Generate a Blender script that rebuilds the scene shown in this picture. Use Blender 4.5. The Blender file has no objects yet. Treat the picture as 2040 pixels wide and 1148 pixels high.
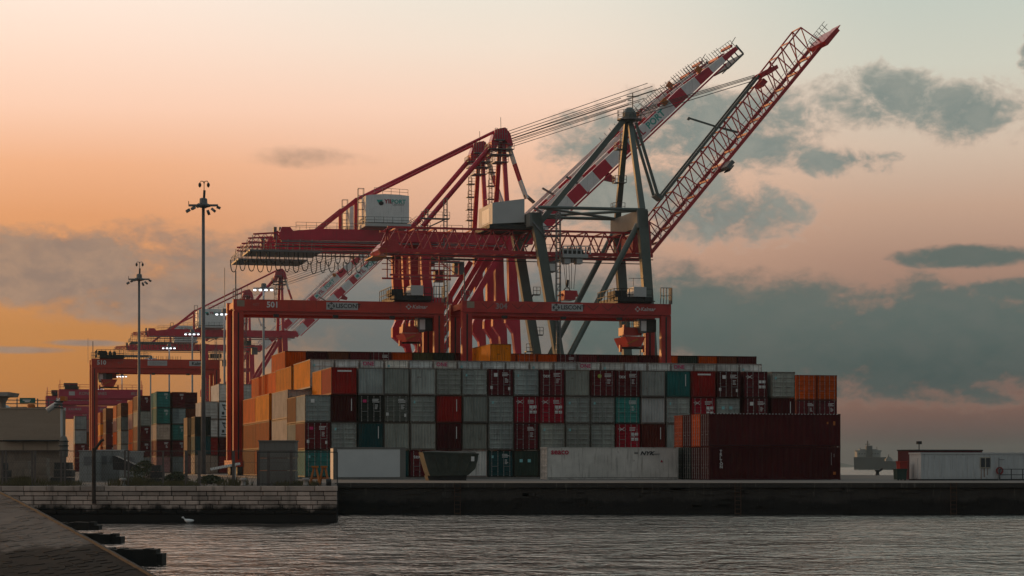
import bpy, math, random
from mathutils import Vector, Matrix
random.seed(7)
R = math.radians
sc = bpy.context.scene
C = sc.collection
# ------------------------------------------------------------------ camera, sky, sun, exposure
F = 4500.0          # focal length in pixels of the 2040 px wide photograph
HY = 929.0          # row of the sea horizon
CZ = 1.2            # eye height above the quay
ROT = R(13.5)       # the container yard is turned against the line of sight
CR, SR = math.cos(ROT), math.sin(ROT)
WZ = -2.2           # water level
cam = bpy.data.cameras.new('camera')
cam.sensor_width = 36.0
cam.lens = F / 2040 * 36
cam.shift_y = (HY - 574) / 2040
cam.clip_start = 1.0
cam.clip_end = 20000
camo = bpy.data.objects.new('camera', cam)
camo.location = (0, 0, CZ)
camo.rotation_euler = (R(90), 0, 0)
C.objects.link(camo)
sc.camera = camo
sc.view_settings.view_transform = 'Standard'
sc.view_settings.look = 'None'
sc.view_settings.exposure = 0.0
sc.view_settings.gamma = 1.0
sc.cycles.use_denoising = True
sc.cycles.max_bounces = 6
sc.cycles.diffuse_bounces = 3
sc.cycles.glossy_bounces = 3
sc.cycles.volume_bounces = 1
SUN_AZ, SUN_EL = -46.0, 3.5     # degrees: left of the view axis, just over the horizon

def lin(r, g, b):
    f = lambda c: (c/255/12.92) if c/255 <= .04045 else ((c/255+.055)/1.055)**2.4
    return (f(r), f(g), f(b), 1.0)

class X:
    """a shader socket with arithmetic"""
    nt = None
    def __init__(s, sock): s.s = sock
    @staticmethod
    def m(op, *a):
        n = X.nt.nodes.new('ShaderNodeMath'); n.operation = op
        for i, v in enumerate(a):
            if isinstance(v, X): X.nt.links.new(v.s, n.inputs[i])
            else: n.inputs[i].default_value = v
        return X(n.outputs[0])
    def __add__(a, b): return X.m('ADD', a, b)
    def __sub__(a, b): return X.m('SUBTRACT', a, b)
    def __rsub__(a, b): return X.m('SUBTRACT', b, a)
    def __mul__(a, b): return X.m('MULTIPLY', a, b)
    def __truediv__(a, b): return X.m('DIVIDE', a, b)
    __radd__ = __add__; __rmul__ = __mul__
def smooth(x, a, b, lo=0.0, hi=1.0):
    n = X.nt.nodes.new('ShaderNodeMapRange'); n.interpolation_type = 'SMOOTHSTEP'
    X.nt.links.new(x.s, n.inputs[0])
    for i, v in enumerate((a, b, lo, hi)): n.inputs[i+1].default_value = v
    return X(n.outputs[0])
def cmix(f, a, b, mode='MIX'):
    n = X.nt.nodes.new('ShaderNodeMix'); n.data_type = 'RGBA'; n.blend_type = mode; n.clamp_factor = True
    for k, v in ((0, f), (6, a), (7, b)):
        if isinstance(v, X): X.nt.links.new(v.s, n.inputs[k])
        else: n.inputs[k].default_value = v
    return X(n.outputs[2])
def ramp(x, stops, interp='LINEAR'):
    n = X.nt.nodes.new('ShaderNodeValToRGB'); e = n.color_ramp.elements; n.color_ramp.interpolation = interp
    while len(e) < len(stops): e.new(0.5)
    for i, (p, c) in enumerate(stops): e[i].position = p; e[i].color = c
    X.nt.links.new(x.s, n.inputs[0])
    return X(n.outputs[0])
def vec(x, y, z=0.0):
    n = X.nt.nodes.new('ShaderNodeCombineXYZ')
    for i, v in enumerate((x, y, z)):
        if isinstance(v, X): X.nt.links.new(v.s, n.inputs[i])
        else: n.inputs[i].default_value = v
    return X(n.outputs[0])
def noise(v, scale, detail=5.0, rough=.55, dist=0.0):
    n = X.nt.nodes.new('ShaderNodeTexNoise')
    if v is not None: X.nt.links.new(v.s, n.inputs['Vector'])
    n.inputs['Scale'].default_value = scale; n.inputs['Detail'].default_value = detail
    n.inputs['Roughness'].default_value = rough; n.inputs['Distortion'].default_value = dist
    return X(n.outputs['Fac'])

world = bpy.data.worlds.new('World'); sc.world = world; world.use_nodes = True
X.nt = nt = world.node_tree
for n in list(nt.nodes): nt.nodes.remove(n)
tc = nt.nodes.new('ShaderNodeTexCoord')
sep = nt.nodes.new('ShaderNodeSeparateXYZ'); nt.links.new(tc.outputs['Generated'], sep.inputs[0])
dx, dy, dz = (X(sep.outputs[i]) for i in range(3))
az = X.m('ARCTAN2', dx, dy) * 57.2958          # degrees right of the view axis
el = X.m('ARCSINE', dz) * 57.2958              # degrees above the horizon
def at(px): return (px-1020)/78.54
def et(py): return (929-py)/78.54
ee = smooth(el, 0, 1, 0, 1)
t = X.m('MAXIMUM', el, 0.0) / 12.0
def col(y): return et(y)/12.0
LEFT = ramp(t, [(0, lin(160,100,56)), (col(760), lin(184,120,62)), (col(660), lin(188,128,74)), (col(440), lin(224,156,110)),
                (col(340), lin(240,178,138)), (col(230), lin(252,208,182)), (col(100), lin(255,226,207)), (1, lin(255,238,224))])
MID = ramp(t, [(0, lin(140,112,98)), (col(800), lin(158,126,108)), (col(620), lin(178,146,126)), (col(470), lin(210,166,140)), (col(330), lin(238,190,160)),
               (col(220), lin(250,212,188)), (col(100), lin(244,226,208)), (1, lin(236,230,216))])
RIGHT = ramp(t, [(0, lin(52,54,57)), (col(890), lin(60,58,60)), (col(850), lin(98,76,72)), (col(810), lin(122,90,80)), (col(770), lin(112,90,84)), (col(700), lin(122,96,88)), (col(520), lin(172,138,120)), (col(420), lin(196,162,140)),
                 (col(300), lin(212,190,170)), (col(150), lin(208,207,192)), (1, lin(194,203,193))])
base = cmix(smooth(az, at(150), at(1080)), LEFT, MID)
base = cmix(smooth(az, at(1000), at(1850)), base, RIGHT)
# higher up the sky pales to a dull blue grey, and away from the sunset it dims
hi = smooth(el, 11.5, 50)
cosd = X.m('COSINE', (az - SUN_AZ) * (1/57.2958))
away = smooth(cosd, .50, -.5)
base = cmix(hi, base, lin(124,136,142))
base = cmix(away, base, cmix(smooth(el, 0, 60), lin(110,114,115), lin(124,137,141)))
# clouds: soft banks and puffs, their edges broken up by fractal noise
n1 = noise(vec(az, el * 2.2, 3.7), .32, 6, .55, .3) - .5
n2 = noise(vec(az, el * 1.5, 9.1), .95, 6, .62, .3) - .5
n3 = noise(vec(az, el * 1.3, 5.3), 1.0, 9, .6, .35) - .5
n4 = noise(vec(az, el * 1.6, 1.3), 3.2, 6, .62, .3) - .5
nb = n1 * 1.5 + n2 * 1.3 + n4 * .5
npf = n3 * 3.4 + n4 * .8
def blob(cx, cy, rx, ry, amp=1.0, soft=.9, nn=None):
    nn = nb if nn is None else nn
    a = (az - at(cx)) * (78.54 / rx); b = (el - et(cy)) * (78.54 / ry)
    g = (1.12 if nn is nb else 1.5) - a*a - b*b + nn * (1.6*amp)
    return smooth(g, 0, soft)
teal = blob(1860, 690, 640, 124, .7, .75)
for bl in ((1390, 640, 420, 110, .6, .9), (1930, 520, 150, 26, .8, .9), (2090, 590, 200, 40, .8, .8)):
    teal = X.m('MAXIMUM', teal, blob(*bl))
puff = blob(1400, 268, 245, 84, .8, 1.5, npf)
for bl in ((1535, 300, 90, 55, .7, 1.5), (1760, 215, 125, 62, .8, 1.6), (1905, 245, 115, 62, .8, 1.5), (1440, 430, 165, 66, .9, 1.7), (1290, 400, 210, 80, .8, 1.6), (2085, 130, 60, 50, .8, .9), (1200, 300, 110, 50, .9, 1.8), (1650, 330, 120, 30, 1.0, 1.6)):
    puff = X.m('MAXIMUM', puff, blob(*bl, npf))
grey = blob(960, 650, 580, 165, .4, .9)
mauve = blob(90, 545, 330, 88, .8, .8)
for bl in ((260, 575, 420, 62, .8, 1.3), (430, 520, 330, 75, 1.0, 1.2), (330, 605, 330, 56, .9, 1.1), (620, 560, 300, 80, .8, 1.4), (40, 703, 130, 9, .4, 1.0), (180, 688, 90, 8, .5, 1.0), (640, 320, 130, 24, 1.2, 3)):
    mauve = X.m('MAXIMUM', mauve, blob(*bl))
# the same kind of cloud goes on round the whole sky
out = X.m('MAXIMUM', smooth(X.m('ABSOLUTE', az), 14, 22), smooth(el, 13, 20))
gen = smooth(n1 + n2*.5 + .02, .03, .2) * out * .6
sky = cmix(gen, base, cmix(away, lin(136,124,118), lin(84,92,96)))
shade = smooth(n2, -.18, .2)
sky = cmix(mauve * .93, sky, cmix(shade, lin(126,116,112), lin(156,133,118)))
sky = cmix(grey * .97, sky, cmix(smooth(el, et(700), et(500)), lin(94,105,106), lin(124,127,125)))
shade3 = smooth(n3, -.2, .22)
sky = cmix(puff * (1.0 - puff) * .9, sky, lin(244,196,170))
sky = cmix(puff * .95, sky, cmix(shade3 * .65, cmix(smooth(el, et(480), et(300)), lin(102,116,115), lin(108,126,124)), lin(158,158,148)))
tealc = cmix(smooth(el, et(800), et(600)), lin(56,78,78), lin(84,102,99))
tealc = cmix(shade * .14, tealc, lin(128,122,116))
sky = cmix(teal * (1.0 - teal) * .8, sky, lin(204,150,126))
sky = cmix(teal * .93, sky, tealc)
# glow round the low sun, left of the picture
sdx, sdy, sdz = math.sin(R(SUN_AZ))*math.cos(R(SUN_EL)), math.cos(R(SUN_AZ))*math.cos(R(SUN_EL)), math.sin(R(SUN_EL))
glow = X.m('EXPONENT', (dx*sdx + dy*sdy + dz*sdz - 1.0) * 20.0)
sky = cmix(glow, sky, (1.9, .86, .22, 1))
# a little physical dusk sky underneath
nk = nt.nodes.new('ShaderNodeTexSky'); nk.sky_type = 'NISHITA'; nk.sun_disc = False
nk.sun_elevation = R(SUN_EL); nk.sun_rotation = R(SUN_AZ); nk.air_density = 1.5; nk.dust_density = 3
sky = cmix(1.0, sky, cmix(1.0, X(nk.outputs[0]), (.004, .004, .004, 1), 'MULTIPLY'), 'ADD')
bg = nt.nodes.new('ShaderNodeBackground'); nt.links.new(sky.s, bg.inputs[0]); bg.inputs[1].default_value = 1.0
wo = nt.nodes.new('ShaderNodeOutputWorld'); nt.links.new(bg.outputs[0], wo.inputs[0])

world.cycles.sampling_method = 'MANUAL'; world.cycles.sample_map_resolution = 256
sl = bpy.data.lights.new('sun', 'SUN'); sl.energy = 1.0; sl.angle = R(3.0); sl.color = (1.0, .50, .17)
so = bpy.data.objects.new('sun', sl); C.objects.link(so)
sd = Vector((math.sin(R(SUN_AZ))*math.cos(R(SUN_EL)), math.cos(R(SUN_AZ))*math.cos(R(SUN_EL)), math.sin(R(SUN_EL))))
so.rotation_euler = sd.to_track_quat('Z', 'Y').to_euler()
# ------------------------------------------------------------------ materials
MATS = {}
def mat(name, rgb=(.5,.5,.5), rough=.6, metal=0.0, var=.25, scale=.6, bump=0.0, bscale=8, objcol=False, streak=0.0, emit=None, rust=0.0, spec=.5):
    """procedural paint, stone or metal: a colour with blotches, streaks, rust and a little relief"""
    if name in MATS: return MATS[name]
    m = bpy.data.materials.new(name); m.use_nodes = True
    X.nt = nt = m.node_tree
    b = nt.nodes['Principled BSDF']
    co = nt.nodes.new('ShaderNodeTexCoord')
    oi = nt.nodes.new('ShaderNodeObjectInfo')
    sp = nt.nodes.new('ShaderNodeSeparateXYZ'); nt.links.new(co.outputs['Object'], sp.inputs[0])
    x, y, z = (X(sp.outputs[i]) for i in range(3))
    rnd = X(oi.outputs['Random'])
    v = vec(x + rnd*37.0, y + rnd*11.0, z)
    c = X(oi.outputs['Color']) if objcol else (rgb[0], rgb[1], rgb[2], 1)
    k = noise(v, scale, 6, .6)
    c = cmix(1.0, c, ramp(k, [(.25, (1-var,)*3+(1,)), (.75, (1+var*.6,)*3+(1,))]), 'MULTIPLY')
    if objcol:
        c = cmix(1.0, c, ramp(rnd, [(0, (.82,.82,.82,1)), (1, (1.12,1.1,1.08,1))]), 'MULTIPLY')
    if streak:
        s = noise(vec((x + rnd*37.0)*5.0, (y+rnd*11)*5.0, z*.35), 1.0, 4, .6)
        c = cmix(smooth(s, .52, .72) * streak, c, (.05,.042,.036,1))
    if rust:
        s = noise(v, scale*2.6, 6, .7, .4)
        c = cmix(smooth(s, .62, .72) * rust, c, (.09,.035,.015,1))
        if objcol:
            s = noise(vec((x + rnd*53.0)*6.0, (y+rnd*17)*6.0, z*.45 + rnd*9.0), 1.0, 5, .65)
            c = cmix(smooth(s, .56, .7) * rust * .55, c, (.10,.05,.03,1))
    nt.links.new(c.s, b.inputs['Base Color'])
    b.inputs['Roughness'].default_value = rough; b.inputs['Metallic'].default_value = metal
    b.inputs['Specular IOR Level'].default_value = spec
    if bump:
        bn = nt.nodes.new('ShaderNodeBump'); bn.inputs['Strength'].default_value = bump; bn.inputs['Distance'].default_value = .05
        nt.links.new(noise(v, bscale, 5, .6).s, bn.inputs['Height']); nt.links.new(bn.outputs[0], b.inputs['Normal'])
    if emit:
        b.inputs['Emission Color'].default_value = emit[:3]+(1,); b.inputs['Emission Strength'].default_value = emit[3]
    MATS[name] = m
    return m
M_PAINT = mat('container_paint', objcol=True, rough=.55, var=.3, scale=.5, streak=.4, rust=.65, spec=.07)
M_DOOR = mat('container_door_paint', objcol=True, rough=.55, var=.3, scale=.9, streak=.45, rust=.55, spec=.12)
M_FRAME = mat('container_frame_paint', objcol=True, rough=.6, var=.35, scale=1.5, rust=.7, spec=.2)
M_BAR = mat('galvanised_bar', (.33,.33,.32), .5, .3, .3, 2)
M_MARK = mat('white_marking', (.75,.75,.73), .6, 0, .2, 3)
M_WHITE = mat('white_paint', (.82,.83,.81), .5, 0, .12, .5, streak=.25)
M_RED = mat('crane_red_paint', (.58,.016,.05), .26, 0, .25, .25, streak=.2)
M_RTG = mat('gantry_red_paint', (.54,.042,.022), .3, 0, .3, .3, streak=.25, rust=.25)
M_RTGW = mat('worn_gantry_red_paint', (.5,.035,.03), .38, 0, .4, .5, streak=.3, rust=.3)
M_LRED = mat('lattice_red_paint', (.52,.022,.032), .3, 0, .3, .3)
M_PINK = mat('far_gantry_red_paint', (.46,.03,.075), .5, 0, .2, .3)
M_GREEN = mat('grey_green_crane_paint', (.105,.135,.12), .3, 0, .25, .25, streak=.2)
M_HOUSE = mat('grey_house_sheet', (.50,.51,.50), .55, 0, .1, .4)
M_STEEL = mat('grey_steel', (.16,.165,.17), .5, .3, .3, 1)
M_DARK = mat('dark_machinery', (.035,.037,.036), .6, .2, .4, 1)
M_ROPE = mat('steel_rope', (.09,.075,.06), .6, .2, .2, 1)
M_CABLE = mat('black_cable', (.02,.02,.02), .6, 0, .2, 1)
M_ORANGE = mat('orange_machine_paint', (.5,.14,.015), .5, 0, .3, 1)
M_TEAL = mat('teal_lettering', (.05,.42,.36), .6, 0, .1, 1)
M_CRIM = mat('crimson_lettering', (.42,.015,.05), .6, 0, .1, 1)
M_BLACK = mat('black_lettering', (.025,.025,.03), .6, 0, .1, 1)
M_PINKL = mat('magenta_lettering', (.62,.03,.16), .6, 0, .1, 1)
M_LIME = mat('lime_marking', (.35,.45,.06), .6, 0, .1, 1)
M_CYAN = mat('pale_cyan_marking', (.25,.6,.62), .6, 0, .1, 1)
M_LAMP = mat('lit_floodlight', (.9,.95,1), .4, 0, 0, 1, emit=(.9,.94,1.0, 3.0))
M_GLASS = mat('dark_glass', (.02,.025,.03), .08, 0, .1, 1)
M_CONC = mat('grey_concrete', (.2,.19,.175), .85, 0, .35, .8, .4, 6)

# ------------------------------------------------------------------ yard coordinates: u right along the stack fronts, v away, z up
def P(px, py, v):
    a = (px-1020)/F; t = v/(CR - SR*a)
    return Vector((a*t*CR + t*SR, v, CZ + (HY-py)/F*t))
def U(px, v): return P(px, 900, v).x
def wpt(u, v, z=0.0): return Vector((u*CR - v*SR, u*SR + v*CR, z))
def yard(x, y): return (x*CR + y*SR, -x*SR + y*CR)
def vplane(px, Y): return Y*(CR - SR*(px-1020)/F)

class MB:
    def __init__(s): s.v = []; s.f = []
    def add(s, vs, fs):
        o = len(s.v); s.v += [Vector(p) for p in vs]; s.f += [tuple(i+o for i in f) for f in fs]; return s
    def box(s, x0, x1, y0, y1, z0, z1):
        return s.add([(x0,y0,z0),(x1,y0,z0),(x1,y1,z0),(x0,y1,z0),(x0,y0,z1),(x1,y0,z1),(x1,y1,z1),(x0,y1,z1)],
                     [(0,3,2,1),(4,5,6,7),(0,1,5,4),(1,2,6,5),(2,3,7,6),(3,0,4,7)])
    def beam(s, p, q, a, b=None, a2=None):
        """a box from p to q: a wide in the u-z plane, b deep along v, a2 the width at q"""
        p, q = Vector(p), Vector(q); b = b or a; a2 = a2 or a
        tt = (q-p).normalized(); ref = Vector((0,1,0))
        if abs(tt.dot(ref)) > .97: ref = Vector((0,0,1))
        eb = (ref - tt*ref.dot(tt)).normalized(); ea = tt.cross(eb)
        vs = []
        for o, w in ((p, a), (q, a2)):
            for i, j in ((-1,-1),(1,-1),(1,1),(-1,1)): vs.append(o + ea*(i*w/2) + eb*(j*b/2))
        return s.add(vs, [(0,1,2,3),(7,6,5,4),(0,4,5,1),(1,5,6,2),(2,6,7,3),(3,7,4,0)])
    def tube(s, pts, r, n=6, r2=None):
        pts = [Vector(p) for p in pts]; rings = []
        for i, p in enumerate(pts):
            tt = (pts[min(i+1, len(pts)-1)] - pts[max(i-1, 0)]).normalized()
            ref = Vector((0,0,1)) if abs(tt.z) < .9 else Vector((1,0,0))
            a = tt.cross(ref).normalized(); b = tt.cross(a)
            rr = r if r2 is None else r + (r2-r)*i/max(1, len(pts)-1)
            rings.append([p + a*(rr*math.cos(2*math.pi*k/n)) + b*(rr*math.sin(2*math.pi*k/n)) for k in range(n)])
        vs = [q for rg in rings for q in rg]; fs = []
        for i in range(len(pts)-1):
            for k in range(n):
                fs.append((i*n+k, i*n+(k+1)%n, (i+1)*n+(k+1)%n, (i+1)*n+k))
        fs.append(tuple(range(n))[::-1]); fs.append(tuple((len(pts)-1)*n+k for k in range(n)))
        return s.add(vs, fs)
    def prism(s, pts, v0, v1):
        """outline of (u, z) points swept from v0 to v1"""
        n = len(pts)
        vs = [(p[0], v0, p[1]) for p in pts] + [(p[0], v1, p[1]) for p in pts]
        return s.add(vs, [tuple(range(n)), tuple(range(2*n-1, n-1, -1))] + [(i, n+i, n+(i+1)%n, (i+1)%n) for i in range(n)])
    def pprism(s, pix, v, v0, v1):
        return s.prism([(P(x, y, v).x, P(x, y, v).z) for x, y in pix], v0, v1)
    def lathe(s, c, prof, n=10):
        vs = []; fs = []
        for r, z in prof:
            for k in range(n): vs.append((c[0]+r*math.cos(2*math.pi*k/n), c[1]+r*math.sin(2*math.pi*k/n), c[2]+z))
        for i in range(len(prof)-1):
            for k in range(n): fs.append((i*n+k, i*n+(k+1)%n, (i+1)*n+(k+1)%n, (i+1)*n+k))
        fs.append(tuple(range(n))[::-1]); fs.append(tuple((len(prof)-1)*n+k for k in range(n)))
        return s.add(vs, fs)
    def rail(s, p, q, h=1.1, step=2.2, w=.075):
        p, q = Vector(p), Vector(q); n = max(1, int((q-p).length/step))
        for i in range(n+1):
            a = p.lerp(q, i/n); s.beam(a, a+Vector((0,0,h)), w)
        for k in (1, .5): s.beam(p+Vector((0,0,h*k)), q+Vector((0,0,h*k)), w*.9)
        return s
    def ladder(s, u0, u1, v0, v1, z0, z1, step=1.4, w=.1):
        """a square lattice tower"""
        for u in (u0, u1):
            for v in (v0, v1): s.beam((u,v,z0), (u,v,z1), w)
        n = max(1, int((z1-z0)/step))
        for i in range(n+1):
            z = z0+(z1-z0)*i/n
            s.beam((u0,v0,z), (u1,v0,z), w*.8); s.beam((u0,v0,z), (u0,v1,z), w*.8)
            s.beam((u0,v1,z), (u1,v1,z), w*.8); s.beam((u1,v0,z), (u1,v1,z), w*.8)
            if i < n: s.beam((u0,v0,z), (u1,v0,z+(z1-z0)/n), w*.6) if i % 3 == 0 else None
        return s
    def build(s, name, m, parent=None, O=None, smooth=False):
        if O is None: O = ORG.get(parent.name, Vector((0,0,0))) if parent else Vector((0,0,0))
        me = bpy.data.meshes.new(name)
        me.from_pydata([tuple(p-O) for p in s.v], [], s.f); me.update()
        me.materials.append(m)
        if smooth: me.polygons.foreach_set('use_smooth', [True]*len(me.polygons))
        o = bpy.data.objects.new(name, me); C.objects.link(o)
        if parent: o.parent = parent
        ORG[o.name] = O
        return o
ORG = {}
def tag(o, label=None, cat=None, group=None, kind=None):
    for k, v in (('label', label), ('category', cat), ('group', group), ('kind', kind)):
        if v: o[k] = v
    return o
def thing(name, org, label, cat, group=None):
    """an Empty standing at yard point org, turned with the yard"""
    o = bpy.data.objects.new(name, None); C.objects.link(o); o.empty_display_size = .5
    org = Vector(org); o.location = wpt(*org); o.rotation_euler = (0, 0, ROT)
    ORG[o.name] = org
    return tag(o, label, cat, group)
def wthing(name, org, label, cat, group=None):
    """an Empty at a world point, not turned"""
    o = bpy.data.objects.new(name, None); C.objects.link(o); o.empty_display_size = .5
    o.location = org; ORG[o.name] = Vector(org)
    return tag(o, label, cat, group)
def solo(mb, name, m, org, label, cat, group=None, smooth=False):
    o = mb.build(name, m, None, Vector(org), smooth); o.location = wpt(*org); o.rotation_euler = (0,0,ROT)
    return tag(o, label, cat, group)
KIDS = {}
def copy_tree(o, parent=None):
    c = o.copy(); C.objects.link(c); c.parent = parent
    for ch in list(o.children): copy_tree(ch, c)
    return c
GLYPH = {}
def glyphs(body, size, m, bold=0.0, align='LEFT', shear=0.0):
    k = (body, size, m.name, bold, align, shear)
    if k not in GLYPH:
        cu = bpy.data.curves.new('lettering', 'FONT'); cu.body = body; cu.size = size; cu.align_x = align; cu.align_y = 'CENTER'
        cu.offset = bold*size; cu.extrude = .004; cu.resolution_u = 2; cu.shear = shear
        o = bpy.data.objects.new('lettering', cu); C.objects.link(o)
        me = bpy.data.meshes.new_from_object(o.evaluated_get(bpy.context.evaluated_depsgraph_get()))
        me.name = 'lettering'; me.materials.clear(); me.materials.append(m)
        bpy.data.objects.remove(o); bpy.data.curves.remove(cu)
        GLYPH[k] = me
    return GLYPH[k]
def text(body, loc, size, m, parent, face='front', bold=.0, align='LEFT', sx=1.0, name='lettering', shear=0.0, roll=0.0, O=None):
    """writing standing on a surface; loc in yard coordinates"""
    o = bpy.data.objects.new(name, glyphs(body, size, m, bold, align, shear)); C.objects.link(o); o.parent = parent
    if O is None: O = ORG.get(parent.name, Vector((0,0,0)))
    o.location = Vector(loc) - O
    o.rotation_euler = (R(90), 0, 0) if face == 'front' else (R(90), 0, R(-90))
    if roll: o.rotation_euler = (Matrix.Rotation(R(90), 4, 'X') @ Matrix.Rotation(roll, 4, 'Z')).to_euler()
    o.scale = (sx, 1, 1)
    return o
# ------------------------------------------------------------------ the setting: water, quay, stone wall, slipway
def struct(mb, name, m, parent=None, label=None):
    o = mb.build(name, m, parent)
    if parent is None: o['kind'] = 'structure'
    if label: o['label'] = label
    return o
mw = bpy.data.materials.new('harbour_water'); mw.use_nodes = True
X.nt = nt = mw.node_tree; b = nt.nodes['Principled BSDF']
b.inputs['Base Color'].default_value = (.012,.015,.015,1); b.inputs['Roughness'].default_value = .11; b.inputs['IOR'].default_value = 1.33
ge = nt.nodes.new('ShaderNodeNewGeometry'); sp = nt.nodes.new('ShaderNodeSeparateXYZ'); nt.links.new(ge.outputs['Position'], sp.inputs[0])
x, y = X(sp.outputs[0]), X(sp.outputs[1])
h = noise(vec(x*.45, y*.32), 1.0, 3, .5, .7) * .5 + noise(vec(x*1.7, y*.8, 4.0), 1.0, 3, .55, .5)*.2 + noise(vec(x*.07, y*.05, 8.0), 1.0, 2, .5)*.9
bn = nt.nodes.new('ShaderNodeBump'); bn.inputs['Strength'].default_value = 1.0; bn.inputs['Distance'].default_value = .95
nt.links.new(h.s, bn.inputs['Height']); nt.links.new(bn.outputs[0], b.inputs['Normal'])
MW = mw
w = MB(); w.add([(-9000,-300,WZ),(9000,-300,WZ),(9000,9000,WZ),(-9000,9000,WZ)], [(0,1,2,3)])
struct(w, 'water', MW)

def stained(name, base, tide, dark=(.012,.011,.010), rough=.9, top=-.2, bot=-1.0, sc_=.5, drip=.5):
    """masonry that turns to dark weed below the tide line"""
    m = bpy.data.materials.new(name); m.use_nodes = True
    X.nt = nt = m.node_tree; b = nt.nodes['Principled BSDF']; b.inputs['Roughness'].default_value = rough
    ge = nt.nodes.new('ShaderNodeNewGeometry'); sp = nt.nodes.new('ShaderNodeSeparateXYZ'); nt.links.new(ge.outputs['Position'], sp.inputs[0])
    oi = nt.nodes.new('ShaderNodeObjectInfo')
    x, y, z = (X(sp.outputs[i]) for i in range(3))
    n1 = noise(vec(x, y, z), sc_, 6, .65); n2 = noise(vec(x*2.2, y*2.2, z*.25), .8, 5, .65)
    c = cmix(1.0, base+(1,), ramp(n1, [(.25, (.6,.58,.56,1)), (.75, (1.25,1.22,1.2,1))]), 'MULTIPLY')
    c = cmix(1.0, c, ramp(X(oi.outputs['Random']), [(0, (.68,.68,.68,1)), (1, (1.2,1.17,1.15,1))]), 'MULTIPLY')
    c = cmix(smooth(n2, .52, .7) * drip, c, (.03,.026,.022,1))
    if drip > .6:
        s3 = noise(vec(x*3.0, y*3.0, z*.3), 1.0, 4, .6); c = cmix(smooth(s3, .58, .7) * smooth(z, -1.3, -.2) * .5, c, (.16,.14,.12,1))
    e = z + (n1-.5)*1.3 + (n2-.5)*.7
    c = cmix(smooth(e, tide+.18, tide-.22), c, dark+(1,))
    nt.links.new(c.s, b.inputs['Base Color'])
    bn = nt.nodes.new('ShaderNodeBump'); bn.inputs['Strength'].default_value = .5; bn.inputs['Distance'].default_value = .06
    nt.links.new(noise(vec(x, y, z), 5, 6, .65).s, bn.inputs['Height']); nt.links.new(bn.outputs[0], b.inputs['Normal'])
    return m
M_STONE = stained('pale_quay_stone', (.56,.46,.40), -1.25)
M_JOINT = stained('quay_stone_joint', (.05,.043,.038), -1.2)
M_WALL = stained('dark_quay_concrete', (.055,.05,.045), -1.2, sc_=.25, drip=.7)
M_GROUND = mat('quay_concrete_ground', (.15,.135,.12), .9, 0, .35, .12, .3, 3)
YF = 163.0       # main quay front
YL = 138.0       # stone quay front, nearer
XC = (672-1020)/F*YL
u_e = P(1322, 900, vplane(1322, 400)).x     # sea side edge of the container quay
def edge(Y):
    v = (Y - u_e*SR)/CR
    return (u_e*CR - v*SR, Y)
e0, e1 = edge(YF), edge(3000)
XB = (666-1020)/F*YF      # where the stone quay runs back into the main one
ring = [(-900, YL+.5), (XC, YL+.5), (XB, YF), e0, e1, (-2600, 3000), (-2600, YL+.5)]
n = len(ring); g = MB()
g.add([(a, b_, 0) for a, b_ in ring], [tuple(range(n))]); struct(g, 'ground', M_GROUND)
wl = MB()
cop = .02
wl.box(XB-.6, e0[0], YF-.35, YF+.4, -6, -.06)
wl.box(XB, e0[0], YF-.55, YF+.1, -.34, -.008)     # worn coping
a, b_ = Vector((e0[0], e0[1], 0)), Vector((e1[0], e1[1], 0))
wl.add([(a.x,a.y,0.0),(b_.x,b_.y,0.0),(b_.x,b_.y,-6),(a.x,a.y,-6)], [(0,1,2,3)])
wl.add([(XC,YL+.5,-.01),(XB,YF,-.01),(XB,YF,-6),(XC,YL+.5,-6)], [(3,2,1,0)])
# vertical fender ribs and broken ledges of the old concrete face
for k in range(70):
    xx = random.uniform(XC+1, 48); wdt = random.uniform(.15, 1.6); zz = random.uniform(-1.9, -.45)
    wl.box(xx, xx+wdt, YF-.43, YF-.30, zz, zz+random.uniform(.08, .5))
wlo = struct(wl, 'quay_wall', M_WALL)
for k in range(9):      # joints and a few rung ladders of the old face
    xx = -8 + k*6.4 + random.uniform(-.5,.5); MB().box(xx, xx+.05, YF-.37, YF-.34, -2.4, -.36).build('wall_joint', M_JOINT, wlo)
for px in (905, 1462, 1890):
    x0 = (px-1020)*YF/F; ld = MB()
    for q in (0, .42): ld.box(x0+q, x0+q+.05, YF-.66, YF-.6, -2.3, .02)
    for q in range(7): ld.box(x0+.05, x0+.42, YF-.65, YF-.61, -2.2+q*.3, -2.16+q*.3)
    ld.build('rung_ladder', mat('rusty_iron', (.07,.035,.02), .8, 0, .4, 3), wlo)
# stone quay: every block of the visible courses is a piece of its own
bw = MB(); bw.box(-70, XC-.02, YL+.12, YL+.9, -6, -.30); bw.box(-900, -70, YL+.02, YL+.9, -6, -.1)
bw = struct(bw, 'stone_quay_wall', M_JOINT)
cmesh = {}
def block(parent, x0, x1, y0, y1, z0, z1, m, name='stone_block'):
    j = .02
    c = MB(); e = .025
    x0 += j; x1 -= j; z0 += j; z1 -= j
    c.add([(x0,y1,z0),(x1,y1,z0),(x1,y1,z1),(x0,y1,z1),(x0,y0+e,z0),(x1,y0+e,z0),(x1,y0+e,z1),(x0,y0+e,z1),
           (x0+e,y0,z0+e),(x1-e,y0,z0+e),(x1-e,y0,z1-e),(x0+e,y0,z1-e)],
          [(8,9,10,11),(4,5,9,8),(5,6,10,9),(6,7,11,10),(7,4,8,11),(0,1,5,4),(1,2,6,5),(2,3,7,6),(3,0,4,7)])
    return c.build(name, m, parent)
courses = [(-.34, 0.0, 1.75, .42), (-.62, -.34, .95, 0), (-.90, -.62, 1.0, 0), (-1.17, -.90, 1.05, 0), (-1.45, -1.17, 1.0, 0), (-1.74, -1.45, 1.15, 0)]
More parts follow.
